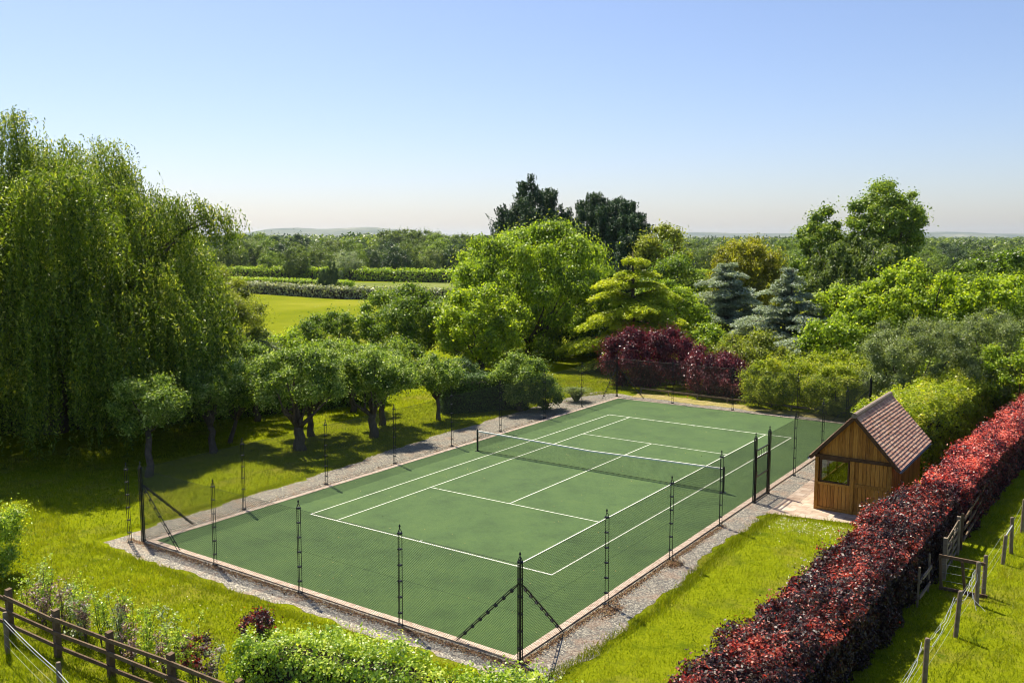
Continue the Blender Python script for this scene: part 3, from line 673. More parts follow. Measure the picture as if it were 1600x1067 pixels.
for s in (-1, 1):
    for yy in (YF - .005, YB - .02):
        bb = MB(); rn = RUN[s]; p0 = (RXc, yy, zr - .10); p1 = (RXc + s * rn, yy, zr - .10 - SL * rn); bb.bar(p0, p1, .028, .12, .5, up=(0, 0, 1)); bb.build('bargeboard', M['dark_wood'], sh)
        bb = MB(); p0 = (RXc, yy + .05, zr - .15); p1 = (RXc + s * (rn - .05), yy + .05, zr - .15 - SL * (rn - .05)); bb.bar(p0, p1, .05, .08, .2); bb.build('rafter', M['dark_wood'], sh)
for s in (-1, 1):
    ex = RXc + s * (RUN[s] + .05); ez = zr - .10 - SL * RUN[s]
    mb = MB(); pr = [(ex + .055 * math.cos(a), ez - .055 * math.sin(a)) for a in np.linspace(0, math.pi, 7)]
    for i in range(6):
        (xa, za), (xb, zb) = pr[i], pr[i + 1]; mb.add([(xa, YF, za), (xb, YF, zb), (xb, YB, zb), (xa, YB, za)], [(0, 1, 2, 3)])
    mb.build('gutter', M['gutter'], sh)
mb = MB(); mb.tube([(W_ + .02, 1.9, 1.78), (W_ + .12, 1.9, 1.78)], .03, 8); mb.tube([(W_ + .12, 1.9, 1.84), (W_ + .12, 1.9, 1.68)], [.05, .06], 8); mb.build('wall_lamp', M['iron'], sh)

# ------------------------------------------------------------------ timber fences
def rail_fence(name, label, pts, posth, rails, mat, rw=.09, rt=.045, pw=.10, side=1, tag_cat='fence'):
    root = empty(name, (pts[0][0], pts[0][1], 0)); tag(root, label, tag_cat); o0 = Vector((pts[0][0], pts[0][1], 0))
    for i, p in enumerate(pts):
        q = Vector((p[0], p[1], 0)) - o0; lx, ly = rng.normal() * .015, rng.normal() * .015
        mb = MB(); hh = posth * rng.uniform(.97, 1.03); a = pw / 2
        mb.add([(q.x-a, q.y-a, -.1), (q.x+a, q.y-a, -.1), (q.x+a, q.y+a, -.1), (q.x-a, q.y+a, -.1), (q.x-a+lx, q.y-a+ly, hh), (q.x+a+lx, q.y-a+ly, hh), (q.x+a+lx, q.y+a+ly, hh+.02), (q.x-a+lx, q.y+a+ly, hh+.02)],
               [(0,3,2,1),(4,5,6,7),(0,1,5,4),(1,2,6,5),(2,3,7,6),(3,0,4,7)], rng.random())
        mb.build('post', mat, root)
    for a, b in zip(pts[:-1], pts[1:]):
        A = Vector((a[0], a[1], 0)) - o0; B = Vector((b[0], b[1], 0)) - o0; d = (B - A).normalized(); nrm = Vector((d.y, -d.x, 0)) * side * (pw / 2 + rt / 2 + .003)
        for zz in rails:
            j = rng.normal() * .015; mb = MB(); mb.bar(A + nrm + Vector((0, 0, zz + j)) - d * .04, B + nrm + Vector((0, 0, zz - j)) + d * .035, rt, rw, rng.random()); mb.build('rail', mat, root)
    return root
rail_fence('post_and_rail_fence', 'brown post and rail fence behind the row of young saplings at lower left', [(-8.6, -23.75), (-6.4, -23.72), (-4.17, -23.69), (-1.87, -23.65), (.32, -23.53), (2.58, -23.41), (4.8, -23.3)], 1.22, (.35, .70, 1.05), M['rail_wood'], side=1, pw=.14)
rail_fence('post_and_rail_fence', 'grey-brown post and rail fence along the right foot of the far copper beech hedge', [(15.62, -1.9 + 1.75 * k) if k < 6 else (15.62 + .06 * (k - 5), -1.9 + 1.75 * k) for k in range(14)], 1.25, (.35, .72, 1.08), M['rail_wood'], side=1, pw=.09)
rail_fence('post_and_rail_fence', 'short piece of pale rail fence showing out of the near copper beech hedge', [(15.38, -7.9), (15.42, -6.5)], 1.15, (.30, .78), M['grey_wood'], side=1, pw=.05)
# gates
def field_gate(name, label, a, b, h, bars, mat, dz=0):
    root = empty(name, (a[0], a[1], 0)); tag(root, label, 'gate'); A = Vector((0, 0, 0)); B = Vector((b[0] - a[0], b[1] - a[1], 0))
    for q in (A, B): mb = MB(); mb.bar(q + Vector((0, 0, -.1)), q + Vector((0, 0, h * 1.1)), .12, .12, rng.random()); mb.build('gate_post', mat, root)
    d = (B - A).normalized(); a1 = A + d * .10; b1 = B - d * .10; mb = MB()
    for k in range(bars): zz = .18 + (h - .2) * k / (bars - 1); mb.bar(a1 + Vector((0, 0, zz)), b1 + Vector((0, 0, zz)), .03, .085, rng.random())
    for f in (0.02, .5, .98):
        q = a1.lerp(b1, f); mb.bar(q + Vector((0, 0, .12)) + Vector((d.y, -d.x, 0)) * .035, q + Vector((0, 0, h + .04)) + Vector((d.y, -d.x, 0)) * .035, .08, .03, rng.random())
    mb.bar(a1 + Vector((0, 0, .2)) - Vector((d.y, -d.x, 0)) * .03, b1 + Vector((0, 0, h - .05)) - Vector((d.y, -d.x, 0)) * .03, .025, .08, .5)
    mb.build('gate_leaf', mat, root); return root
field_gate('field_gate', 'pale weathered five-bar timber gate standing against the copper beech hedge', (15.62, -5.1), (15.60, -2.5), 1.2, 5, M['grey_wood'])
fr_ = empty('timber_hurdle', (15.6, -6.1, 0)); tag(fr_, 'dark timber frame with wire infill crossing the shaded lane below the copper hedge', 'hurdle')
mb = MB(); mb.bar((0, 0, 1.05), (1.25, .05, 1.02), .06, .09, .4); mb.build('top_rail', M['rail_wood'], fr_)
mb = MB(); mb.bar((.05, 0, .06), (1.35, .05, .06), .06, .09, .1); mb.build('bottom_rail', M['rail_wood'], fr_)
for x, t in ((.06, .05), (.66, .1)): mb = MB(); mb.bar((x - .02, 0, 1.0), (x + t, .03, .05), .09, .07, .2); mb.build('upright', M['rail_wood'], fr_)
mb = MB()
for zz in (.3, .55, .8): mb.tube([(.1, .02, zz), (1.25, .05, zz)], .004, 4)
mb.build('wire', M['rope'], fr_)
# electric wire fence on round posts
wf_ = empty('wire_fence', (16.5, -12.8, 0)); tag(wf_, 'wire fence on round wooden posts between the shaded lane and the meadow', 'fence')
WP = [(16.30, -16.2), (16.46, -12.81), (16.61, -9.40), (16.76, -6.75), (16.82, -5.85), (16.97, -2.61), (17.08, -1.33), (17.14, 1.35), (17.3, 4.9), (17.45, 8.4), (17.6, 12)]
o0 = Vector((16.5, -12.8, 0))
for i, (x, y) in enumerate(WP):
    mb = MB(); q = Vector((x, y, 0)) - o0; hh = (1.2, 1.22, 1.26, 1.28, 1.22, .95, 1.24, 1.2, 1.2, 1.2, 1.2)[i]; l = Vector((rng.normal() * .03, rng.normal() * .03, 0))
    mb.tube([q - Vector((0, 0, .1)), q + l + Vector((0, 0, hh)), q + l + Vector((0, 0, hh + .03))], [.062, .058, .045], 12, rng.random()); mb.build('post', M['grey_wood'], wf_, smooth=False)
for i in range(len(WP) - 1):
    a = (WP[i][0] - 16.5 - .07, WP[i][1] + 12.8); b = (WP[i+1][0] - 16.5 - .07, WP[i+1][1] + 12.8)
    if i < 3:
        for z0, z1, sg in ((1.0, 1.05, .22), (.92, 1.0, .34)):
            mb = MB(); pts = [Vector(p) + Vector((rng.normal() * .015, rng.normal() * .015, rng.normal() * .02)) for p in strand(a, b, z0, z1, sg, n=12)]; mb.tube(pts, .007, 5); mb.build('rope', M['rope'], wf_)
    for zz in (.3, .6, .95):
        mb = MB(); mb.tube(strand(a, b, zz, zz, .03), .003, 4); mb.build('wire', M['rope'], wf_)
mb = MB(); mb.bar((16.97 - 16.5, -2.61 + 12.8, .86), (17.08 - 16.5, -1.33 + 12.8, 1.0), .03, .05); mb.build('insulator_bar', M['rope'], wf_)
# loose rope ends that hang from the post beside the hurdle
mb = MB(); mb.tube([(.22, 6.05, 1.1), (.26, 5.9, .8), (.18, 5.6, .55), (.35, 5.3, .12)], .009, 5); mb.tube([(.22, 6.05, 1.15), (.1, 6.0, .7), (.2, 5.7, .3), (.55, 5.5, .08)], .008, 5); mb.build('rope', M['rope'], wf_)
wl_ = empty('wire_fence', (.68, -24.97, 0)); tag(wl_, 'white rope fence on a round post in the lower left corner of the picture', 'fence')
pts = [(-3.1, -24.3), (.68, -24.97), (3.4, -25.5)]
for x, y in pts: mb = MB(); mb.tube([(x - .68, y + 24.97, -.1), (x - .68, y + 24.97, 1.08), (x - .68, y + 24.97, 1.11)], [.06, .056, .045], 12); mb.build('post', M['grey_wood'], wl_)
for a, b in zip(pts[:-1], pts[1:]):
    for zz, r_ in ((.96, .011), (.86, .009), (.55, .003), (.3, .003)):
        mb = MB(); mb.tube(strand((a[0] - .68, a[1] + 24.92), (b[0] - .68, b[1] + 24.92), zz, zz, .04), r_, 5); mb.build('rope' if r_ > .004 else 'wire', M['rope'], wl_)
# low board edge behind the far end of the court
eb = MB(); n = 7
for k in range(n):
    x0 = -7.5 + 14.8 * k / n; x1 = -7.5 + 14.8 * (k + 1) / n - .01; ya = 20.05 - 1.0 * k / n; yb2 = 20.05 - 1.0 * (k + 1) / n
    eb.bar((x0, ya, .30), (x1, yb2, .30), .05, .10, rng.random())
    eb.bar((x0, ya + .06, 0), (x0, ya + .06, .36), .07, .07, .5)
tag(eb.build('low_rail', M['grey_wood']), 'low weathered grey timber rail behind the far end of the court', 'rail')

# ------------------------------------------------------------------ hedges
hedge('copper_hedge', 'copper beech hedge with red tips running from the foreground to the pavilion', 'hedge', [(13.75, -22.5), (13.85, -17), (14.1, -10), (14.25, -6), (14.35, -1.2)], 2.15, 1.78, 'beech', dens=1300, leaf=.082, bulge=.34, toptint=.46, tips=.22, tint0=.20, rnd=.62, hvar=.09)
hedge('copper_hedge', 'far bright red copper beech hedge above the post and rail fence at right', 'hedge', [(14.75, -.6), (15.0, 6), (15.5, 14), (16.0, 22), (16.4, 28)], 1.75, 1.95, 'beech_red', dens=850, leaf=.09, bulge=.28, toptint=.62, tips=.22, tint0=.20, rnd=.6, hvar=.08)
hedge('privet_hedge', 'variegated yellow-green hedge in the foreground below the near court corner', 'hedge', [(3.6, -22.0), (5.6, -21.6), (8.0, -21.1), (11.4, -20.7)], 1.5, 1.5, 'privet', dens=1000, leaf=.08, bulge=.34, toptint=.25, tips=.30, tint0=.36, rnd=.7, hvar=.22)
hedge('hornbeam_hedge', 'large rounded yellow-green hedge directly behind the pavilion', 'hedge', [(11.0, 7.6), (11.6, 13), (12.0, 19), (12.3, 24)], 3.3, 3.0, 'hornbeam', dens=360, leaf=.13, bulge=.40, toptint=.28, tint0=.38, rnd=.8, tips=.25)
hedge('clipped_hedge', 'dark clipped yew hedge behind the fence on the left of the court', 'hedge', [(-14.2, 6.6), (-11.0, 11.0)], 1.5, 2.25, 'yew', dens=700, leaf=.09, bulge=.05, toptint=.30, tint0=.34, rnd=.2, hvar=.02)
hedge('boundary_hedge', 'long dark leafy hedge behind the orchard trees', 'hedge', [(-31, -12), (-25.5, -4.5), (-22.0, 2), (-20, 7.5)], 2.0, 2.1, 'mid', dens=320, leaf=.13, bulge=.25, toptint=.2, tint0=.36, rnd=.5)
hedge('field_hedge', 'greyish flowering field hedge along the far edge of the yellow meadow', 'hedge', [(-150, 70), (-120.3, 78), (-94, 76), (-75, 81), (-62, 84), (-50, 92)], 2.6, 2.1, 'hawthorn', dens=34, leaf=.42, bulge=.4, toptint=.25, tint0=.40, rnd=.5, hvar=.12)
hedge('field_hedge', 'bright green field hedge beyond the greyish flowering one', 'hedge', [(-160, 92), (-132, 96), (-112, 97)], 3, 1.8, 'bright', dens=30, leaf=.45, bulge=.4, toptint=.2, rnd=.5)
hedge('field_hedge', 'long green hedge at the foot of the distant trees beyond the pale field', 'hedge', [(-185, 112), (-150, 124), (-114.5, 131), (-92, 140), (-76, 158), (-55, 175)], 4, 3.0, 'bright', dens=26, leaf=.5, bulge=.5, toptint=.2, rnd=.6, hvar=.14)

# ------------------------------------------------------------------ the weeping willow
def willow(x, y):
    root = empty('weeping_willow', (x, y, 0)); tag(root, 'huge weeping willow with curtains of hanging branches at the left edge', 'tree')
    heads = []; H = 15.3; RX, RYY = 9.6, 9.4
    nh = 300; k = np.arange(nh) + .5; ph = np.arccos(1 - 1.05 * k / nh); th = math.pi * (1 + 5 ** .5) * k
    d = unit(np.stack([np.cos(th) * np.sin(ph), np.sin(th) * np.sin(ph), np.cos(ph)], 1) + rng.normal(size=(nh, 3)) * .12)
    lob = 1 + .13 * noise3(d, 2.6, 4.) + .06 * noise3(d, 6., 1.)
    shell = rng.choice([1.0, .84, .62], nh, p=[.62, .25, .13])
    hp = np.stack([d[:, 0] * RX, d[:, 1] * RYY, 4.5 + np.abs(d[:, 2]) ** .75 * (H - 4.5)], 1)
    hp[:, :2] *= (lob * shell)[:, None] * .92; hp[:, 2] = 4.5 + (hp[:, 2] - 4.5) * lob * (.5 + .5 * shell)
    # the limb that leans out to the right, over the field
    hp = np.vstack([hp, [[6.2, 4.4, 12.4], [6.9, 4.8, 12.3], [7.5, 5.2, 12.0], [8.1, 5.6, 11.7], [5.6, 4.0, 12.6]]]); shell = np.r_[shell, np.ones(5)]; nh += 5
    Vc = []; T = []
    for i in range(nh):
        ns = 46 if shell[i] > .9 else 30
        outw = np.array([hp[i, 0], hp[i, 1], 0]); outw = outw / (np.linalg.norm(outw) + 1e-6)
        L0 = min(hp[i, 2] - .5, rng.uniform(3.2, 6.8)) if rng.random() < .72 else hp[i, 2] - rng.uniform(.4, 1.6)
        if i >= nh - 5: L0 = 2.0
        ct = rng.normal(.42, .09)
        cl = rng.uniform(.26, .6)
        for s in range(ns):
            st = hp[i] + rng.normal(size=3) * np.array([cl, cl, .22]); L = L0 * rng.uniform(.55, 1.08); L = min(L, st[2] - .25)
            if L < .5: continue
            n = int(L / .088); u = (np.arange(n) + rng.random(n)) / n * L
            rd_ = outw * rng.uniform(.1, 1.1) + rng.normal(size=3) * np.array([.35, .35, 0])
            rise = .10 * np.exp(-((u - .35) / .45) ** 2)
            ph_ = rng.uniform(0, 6)
            c = st + rd_ * (1 - np.exp(-u / .8))[:, None] * .9
            c[:, 2] += rise - u
            c[:, 0] += .07 * np.sin(u * 1.3 + ph_); c[:, 1] += .07 * np.cos(u * 1.1 + ph_)
            c += rng.normal(size=c.shape) * np.array([.055, .055, .03])
            Vc.append(c); T.append(ct + rng.normal(0, .22, n) + .08 * np.exp(-u / 1.2) - .02 * u / 6 + rng.normal() * .06)
    c = np.concatenate(Vc); t = np.concatenate(T); n = len(c)
    nrm = rng.normal(size=(n, 3)) + np.array([0, 0, .15]); tan = rng.normal(size=(n, 3)) * .45 + np.array([0, 0, -1.])
    V = leaves(c, nrm, .19, .34, tan, .25); mesh_arrays('crown', V, 4, t, M['willow'], root)
    mb = MB(); mb.tube([(0, 0, -.2), (.15, .1, 1.5), (.1, .3, 3.2)], [.85, .62, .55], 10)
    for i in rng.choice(nh - 5, 46, replace=False).tolist() + [nh - 2, nh - 3]:
        e = Vector(hp[i]); f0 = Vector((.1, .3, 3.0)); m1 = f0.lerp(e, .45) + Vector((0, 0, .12 * e.z)); m2 = f0.lerp(e, .8) + Vector((0, 0, .06 * e.z))
        j = lambda: Vector(rng.normal(size=3) * .3); r0 = rng.uniform(.14, .30)
        mb.tube([f0, f0.lerp(m1, .5) + j(), m1 + j(), m2 + j() * .6, e], [r0, r0 * .8, r0 * .55, r0 * .3, r0 * .1], 6)
    mb.build('trunk', M['bark'], root, smooth=True); return n
nw = willow(-28.2, -9.6)

# ------------------------------------------------------------------ cedars
def cedar(name, label, x, y, h, r, mat, tiers=11, pl=.27, dens=1.0, droop=.18, z0=.08, power=.8, rise0=0.0, layered=False):
    root = empty(name, (x, y, 0)); tag(root, label, 'tree'); C_ = []; T = []; Nn = []; Tn = []; mb = MB()
    lean = rng.normal(size=2) * .15
    mb.tube([(0, 0, -.1), (lean[0]*.5, lean[1]*.5, h * .5), (lean[0], lean[1], h * .985)], [.035 * h, .02 * h, .004 * h], 8)
    NB = tiers * 9
    for k in range(1):
        for b in range(NB):
            f = z0 + (1 - z0) * ((b + rng.random()) / NB) ** .9; f = z0 + (1 - z0) * (int(b / NB * tiers) + .18 * rng.random()) / tiers if layered else f; zt = h * min(f, .97); R0 = r * max(.07, (1 - f)) ** power * 1.15
            a = b * 2.39996 + rng.normal() * .35; L = R0 * rng.choice([rng.uniform(.5, .8), rng.uniform(.85, 1.2)]); zb = zt
            rise = rng.uniform(rise0, rise0 + .28) * L; dirv = np.array([math.cos(a), math.sin(a), 0]); side = np.array([-math.sin(a), math.cos(a), 0])
            def P_(s): return np.stack([dirv[0] * s * L, dirv[1] * s * L, zb + rise * np.sin(np.minimum(s, 1) * 2.2) - droop * L * s ** 3 * 1.1], -1)
            ss = np.linspace(0, 1, 6); pts = P_(ss); mb.tube([tuple(q) for q in pts], list(.010 * h * (1.02 - ss) * (.4 + L / r * .6)), 5)
            n = int(400 * dens * L * (.6 + L * .28)); s = rng.random(n) ** .75; base = P_(s)
            wd = (.10 + .42 * np.sin(np.clip(s * 1.05, 0, 1) * math.pi) ** .8) * L * .62 + .08
            # side twigs: gather foliage into fingers
            tw_ = rng.integers(0, 9, n); fs = tw_ / 9 + .06; s = np.clip(fs + rng.normal(0, .022, n) + 0, 0.05, 1.02); lat = rng.uniform(-1, 1, n); base = P_(np.clip(s + .16 * np.abs(lat) * .8, 0, 1.08))
            wd = (.12 + .88 * np.sin(np.clip(s, 0, 1) * math.pi) ** .7) * L * .40 * (.72 if rise0 else .9) + .08
            c = base + side * (lat * wd)[:, None]; c[:, 2] += rng.normal(0, .05, n) - .20 * np.abs(lat) * wd - rng.random(n) ** 2 * pl * .6
            c += rng.normal(size=c.shape) * .045
            C_.append(c); Nn.append(np.tile([0, 0, 1.], (n, 1)) + rng.normal(size=(n, 3)) * .5); Tn.append(dirv * .8 + side * (np.sign(lat) * .9)[:, None] + np.array([0, 0, -.25]))
            T.append(rng.normal(.45, .08) + rng.normal(0, .15, n) + .30 * (s - .5) + 0 * lat)
    c = np.concatenate(C_); c[:, 2] = np.maximum(c[:, 2], .1); V = leaves(c, np.concatenate(Nn), pl, .38, np.concatenate(Tn), .5)
    mesh_arrays('crown', V, 4, np.concatenate(T), M[mat], root); mb.build('trunk', M['bark'], root, smooth=True); return len(c)
c1 = cedar('golden_cedar', 'golden cedar with drooping layered branches left of the purple tree', -12.4, 28.4, 9.6, 5.1, 'gold', tiers=9, dens=.8, pl=.22, droop=.13, power=.68, layered=True)
c2 = cedar('blue_cedar', 'blue-grey cedar, the farther of the two, left of its twin', -10.6, 43.0, 8.2, 4.6, 'blue', tiers=8, dens=.6, pl=.24, droop=.03, rise0=.12, power=.62)
c3 = cedar('blue_cedar', 'nearer blue-grey cedar with spiky spreading branches right of its twin', -3.1, 37.5, 8.2, 4.9, 'blue', tiers=9, dens=.55, pl=.22, droop=.05, rise0=.10, power=.85)
print('cedar leaves', c1, c2, c3, 'willow', nw)

# ------------------------------------------------------------------ orchard
G1 = 'old apple trees in the orchard left of the court'
def apple(x, y, h, r, label, n=15000, **kw):
    return tree('apple_tree', label, 'tree', x, y, h, r * .98, 'apple', z0=kw.pop('z0', h * .33 + .5), ncl=kw.pop('ncl', 46), nleaf=n, leaf=.15, tr=kw.pop('tr', .17), group=G1, csize=1.12, asp=.5, fork=kw.pop('fork', 1.25), spray=.5, lob=.3, **kw)
apple(-13.9, -4.8, 5.1, 2.4, 'biggest apple tree with the thick upright trunk nearest the court', n=26000, ncl=60, tr=.27)
apple(-15.8, -2.3, 4.5, 2.1, 'apple tree with a forked trunk just behind the biggest apple tree')
apple(-12.9, -.6, 4.6, 2.15, 'apple tree with two close trunks in the middle of the orchard', n=20000, tr=.22)
apple(-14.6, 1.9, 4.3, 1.8, 'apple tree behind the middle pair of trunks', n=14000)
apple(-12.95, 4.9, 3.6, 1.7, 'small apple tree in front of the left end of the dark clipped hedge', n=14000, tr=.12)
apple(-16.84, -7.7, 4.1, 1.6, 'slanting dark apple tree beside the willow with one bare twig', lean=(-.7, .3), n=12000)
apple(-18.0, -5.9, 4.1, 1.55, 'thin leaning apple tree behind the slanting one', lean=(.3, .2), n=12000, tr=.11)
apple(-15.53, -12.16, 4.3, 1.7, 'leaning apple tree under the willow behind the near left corner post', lean=(-.75, .6), n=16000, tr=.15, fork=1.9, z0=2.0)
apple(-21.3, -1.4, 4.3, 2.3, 'apple tree at the back of the orchard against the boundary hedge', n=14000)
apple(-18.8, 3.8, 4.2, 2.3, 'pale apple tree at the back right of the orchard', n=14000)
apple(-10.6, 9.9, 3.5, 1.75, 'low rounded fruit tree at the right end of the dark clipped hedge', z0=.5, n=16000)
tree('round_shrub', 'small grey-green shrub against the fence right of the low fruit tree', 'shrub', -9.5, 11.2, 2.0, 1.05, 'apple', z0=.05, ncl=18, nleaf=5000, leaf=.13)
tree('clipped_shrub', 'dark clipped dome of yew behind the clipped hedge', 'shrub', -15.9, 10.4, 2.75, 1.9, 'yew', z0=.1, ncl=60, nleaf=16000, leaf=.12, lob=.02, csize=1.15, inner=0)
tree('pale_tree', 'pale grey-green tree between the willow and the yellow meadow', 'tree', -28.2, 1.6, 8.6, 2.7, 'olive', z0=.8, ncl=70, nleaf=30000, leaf=.19, lob=.2, asp=.35, csize=1.1)
tree('pale_tree', 'smaller pale tree at the foot of the tall pale one beside the meadow', 'tree', -27.4, 3.6, 4.4, 2.0, 'grey', z0=.4, ncl=40, nleaf=12000, leaf=.18)

# ------------------------------------------------------------------ garden trees behind the court
tree('field_bush', 'dark green bush at the near edge of the yellow meadow', 'shrub', -35.4, 14.0, 3.1, 2.4, 'bright', z0=.2, ncl=40, nleaf=14000, leaf=.22)
tree('field_bush', 'olive rounded bush left of the round dark tree by the meadow', 'shrub', -34.4, 17.0, 4.5, 2.9, 'mid', z0=.2, ncl=44, nleaf=16000, leaf=.22)
tree('field_bush', 'low bush between the orchard and the yellow meadow', 'shrub', -29.5, 12.0, 2.8, 2.6, 'bright', z0=.2, ncl=40, nleaf=14000, leaf=.2)
tree('field_bush', 'dark low bush at the foot of the round dark tree', 'shrub', -24.5, 13.8, 3.0, 2.6, 'mid', z0=.2, ncl=36, nleaf=12000, leaf=.2)
tree('round_tree', 'round dark green tree in front of the yellow meadow', 'tree', -29.2, 20.3, 6.6, 4.0, 'mid', z0=.5, ncl=75, nleaf=42000, leaf=.23, csize=1.15, lob=.14)
tree('yellow_green_tree', 'yellow-green bushy tree in front of the big spreading tree', 'tree', -21.8, 21.0, 7.2, 3.75, 'lime', z0=.3, ncl=85, nleaf=36000, leaf=.23, csize=.85, asp=.75)
tree('spreading_tree', 'broad light green spreading tree at the centre behind the court', 'tree', -24.4, 31.6, 12.2, 8.6, 'bright', z0=.3, ncl=190, nleaf=130000, leaf=.29, csize=1.0, lob=.16, droop=.15, ry=7.2)
GC = 'dark conifers rising behind the spreading tree'
tree('conifer', 'tallest dark conifer behind the left of the spreading tree', 'tree', -39.5, 55.3, 17.2, 5.9, 'pine', z0=1, csize=1.7, ncl=150, nleaf=75000, leaf=.42, shape='cone', plume=True, spray=1.3, asp=.3, group=GC, inner=.1, lob=.25)
tree('conifer', 'broad dark conifer behind the right of the spreading tree', 'tree', -32.6, 58.5, 15.2, 4.0, 'pine', z0=1, ncl=130, nleaf=36000, leaf=.42, shape='round', plume=True, spray=1.3, asp=.3, group=GC, lob=.25)
tree('conifer', 'dark conifer touching the right side of the broad one', 'tree', -29.4, 57.3, 14.6, 3.0, 'pine', z0=1, ncl=100, nleaf=26000, leaf=.42, shape='round', plume=True, spray=1.3, asp=.3, group=GC, lob=.25)
tree('conifer', 'small pointed conifer top between the two big conifers', 'tree', -36.3, 57.0, 14.6, 3.9, 'pine', z0=1, csize=1.5, ncl=90, nleaf=30000, leaf=.40, shape='cone', plume=True, spray=1.3, asp=.3, group=GC, inner=.1)
tree('conifer', 'slim pointed conifer left of the tall leafy tree', 'tree', -25.6, 54.5, 13.4, 3.0, 'pine', z0=1, csize=1.4, ncl=90, nleaf=22000, leaf=.40, shape='cone', plume=True, spray=1.3, asp=.3, group=GC, inner=.1)
tree('conifer', 'lower dark conifer behind the right shoulder of the spreading tree', 'tree', -27.6, 56.0, 13.6, 3.2, 'pine', z0=1, csize=1.4, ncl=90, nleaf=26000, leaf=.40, shape='cone', plume=True, spray=1.3, asp=.3, group=GC, inner=.1)
tree('leafy_tree', 'tall olive green tree just right of the dark conifers', 'tree', -21.9, 53.2, 12.4, 3.4, 'olive', z0=1, ncl=75, nleaf=26000, leaf=.32, lob=.3, csize=.8)
tree('leafy_tree', 'dark leafy tree between the golden cedar and the olive tree', 'tree', -17.6, 46.9, 9.0, 3.6, 'mid', z0=.5, ncl=60, nleaf=22000, leaf=.28)
tree('leafy_tree', 'bright green leafy tree behind the purple tree', 'tree', -11.6, 33.4, 7.0, 3.4, 'bright', z0=.3, ncl=75, nleaf=34000, leaf=.25, csize=.85)
tree('leafy_tree', 'bright green shrubby tree behind the smaller purple tree', 'tree', -6.6, 30.0, 3.9, 2.2, 'bright', z0=.3, ncl=50, nleaf=18000, leaf=.23)
tree('purple_tree', 'large rounded purple-leaved tree behind the far left court corner', 'tree', -8.2, 22.9, 4.55, 3.9, 'plum', z0=.15, ncl=110, nleaf=42000, leaf=.17, csize=1.1, droop=.5, lob=.12, ry=2.7, rz=.35)
tree('purple_tree', 'smaller purple-leaved tree to the right of the large one', 'tree', -3.3, 21.8, 3.1, 1.95, 'plum', z0=.2, ncl=44, nleaf=12000, leaf=.15, csize=1.1, droop=.5, lob=.2)
tree('purple_shrub', 'low red-leaved shrub at the right end of the purple trees', 'shrub', -1.5, 21.1, 2.1, 1.15, 'plum', z0=.1, ncl=22, nleaf=6000, leaf=.14, droop=.5)
tree('purple_shrub', 'red-tipped shrub standing between the purple tree and the clipped bushes', 'shrub', -2.0, 22.6, 3.0, 1.0, 'plum', z0=.5, ncl=20, nleaf=5000, leaf=.14, droop=.3)
tree('olive_shrub', 'low olive shrub behind the red-leaved shrub', 'shrub', -2.3, 27.0, 3.8, 2.7, 'olive', z0=.2, ncl=40, nleaf=14000, leaf=.2)
tree('golden_tree', 'rounded golden willow-like tree above the blue cedars', 'tree', -14.8, 60.0, 11.0, 4.9, 'golden', z0=.5, ncl=90, nleaf=36000, leaf=.34, asp=.4, droop=.5, shape='dome')
tree('tall_tree', 'tallest airy broadleaf tree on the right against the sky', 'tree', -.5, 58.8, 16.0, 3.9, 'mid', z0=6.5, ncl=90, nleaf=34000, leaf=.32, lob=.28, csize=.9, tr=.4)
tree('tall_tree', 'narrower tree left of the tallest airy one', 'tree', -6.4, 57.4, 13.7, 2.6, 'mid', z0=4, ncl=55, nleaf=20000, leaf=.32, lob=.3, csize=.8, tr=.35)
tree('tall_tree', 'olive side stem joining the two tall trees on the right', 'tree', -2.4, 59.5, 11.3, 2.2, 'mid', z0=4, ncl=40, nleaf=14000, leaf=.32, lob=.3, csize=.8, tr=.3)
tree('weeping_tree', 'dark drooping tree in front of the two tall trees on the right', 'tree', -1.4, 52.6, 11.4, 5.4, 'wood_far', z0=1.2, ncl=130, nleaf=60000, leaf=.30, droop=1.0, shape='dome', csize=.8, asp=.45, bark='bark_pale')
tree('maple_tree', 'small dome-shaped yellow-green maple right of the blue cedars', 'tree', .7, 38.7, 7.1, 3.1, 'lime', z0=.4, ncl=70, nleaf=26000, leaf=.22, csize=.8, asp=.8, shape='dome')
tree('maple_tree', 'broad bright yellow-green maple behind the grey-green shrub', 'tree', 6.4, 36.2, 8.7, 5.4, 'lime', z0=.4, ncl=130, nleaf=60000, leaf=.25, csize=.8, asp=.8, shape='dome')
tree('maple_tree', 'yellow-green maple at the right edge of the broad one', 'tree', 12.2, 34.9, 8.2, 3.9, 'lime', z0=.4, ncl=90, nleaf=36000, leaf=.25, csize=.8, asp=.8)
tree('maple_tree', 'low maple bough filling the gap right of the nearer blue cedar', 'tree', 2.4, 33.0, 5.4, 2.9, 'bright', z0=.3, ncl=50, nleaf=20000, leaf=.23, asp=.8)
tree('leafy_tree', 'large dark green tree at the right edge of the picture', 'tree', 12.4, 54.5, 10.2, 4.9, 'mid', z0=.6, ncl=90, nleaf=36000, leaf=.32)
tree('leafy_tree', 'mid green tree beyond the maples near the right edge', 'tree', 8.3, 56.0, 8.4, 4.4, 'mid', z0=.6, ncl=80, nleaf=28000, leaf=.32)
tree('leafy_tree', 'green tree between the dark right-edge tree and the maples', 'tree', 16.0, 41.0, 8.6, 4.2, 'bright', z0=.4, ncl=80, nleaf=30000, leaf=.26)
tree('grey_shrub', 'large fine-leaved grey-green shrub behind the hedge', 'shrub', 9.9, 20.4, 6.3, 3.6, 'grey', z0=.2, ncl=130, nleaf=70000, leaf=.15, asp=.35, spray=1.0, csize=1.0, lob=.1)
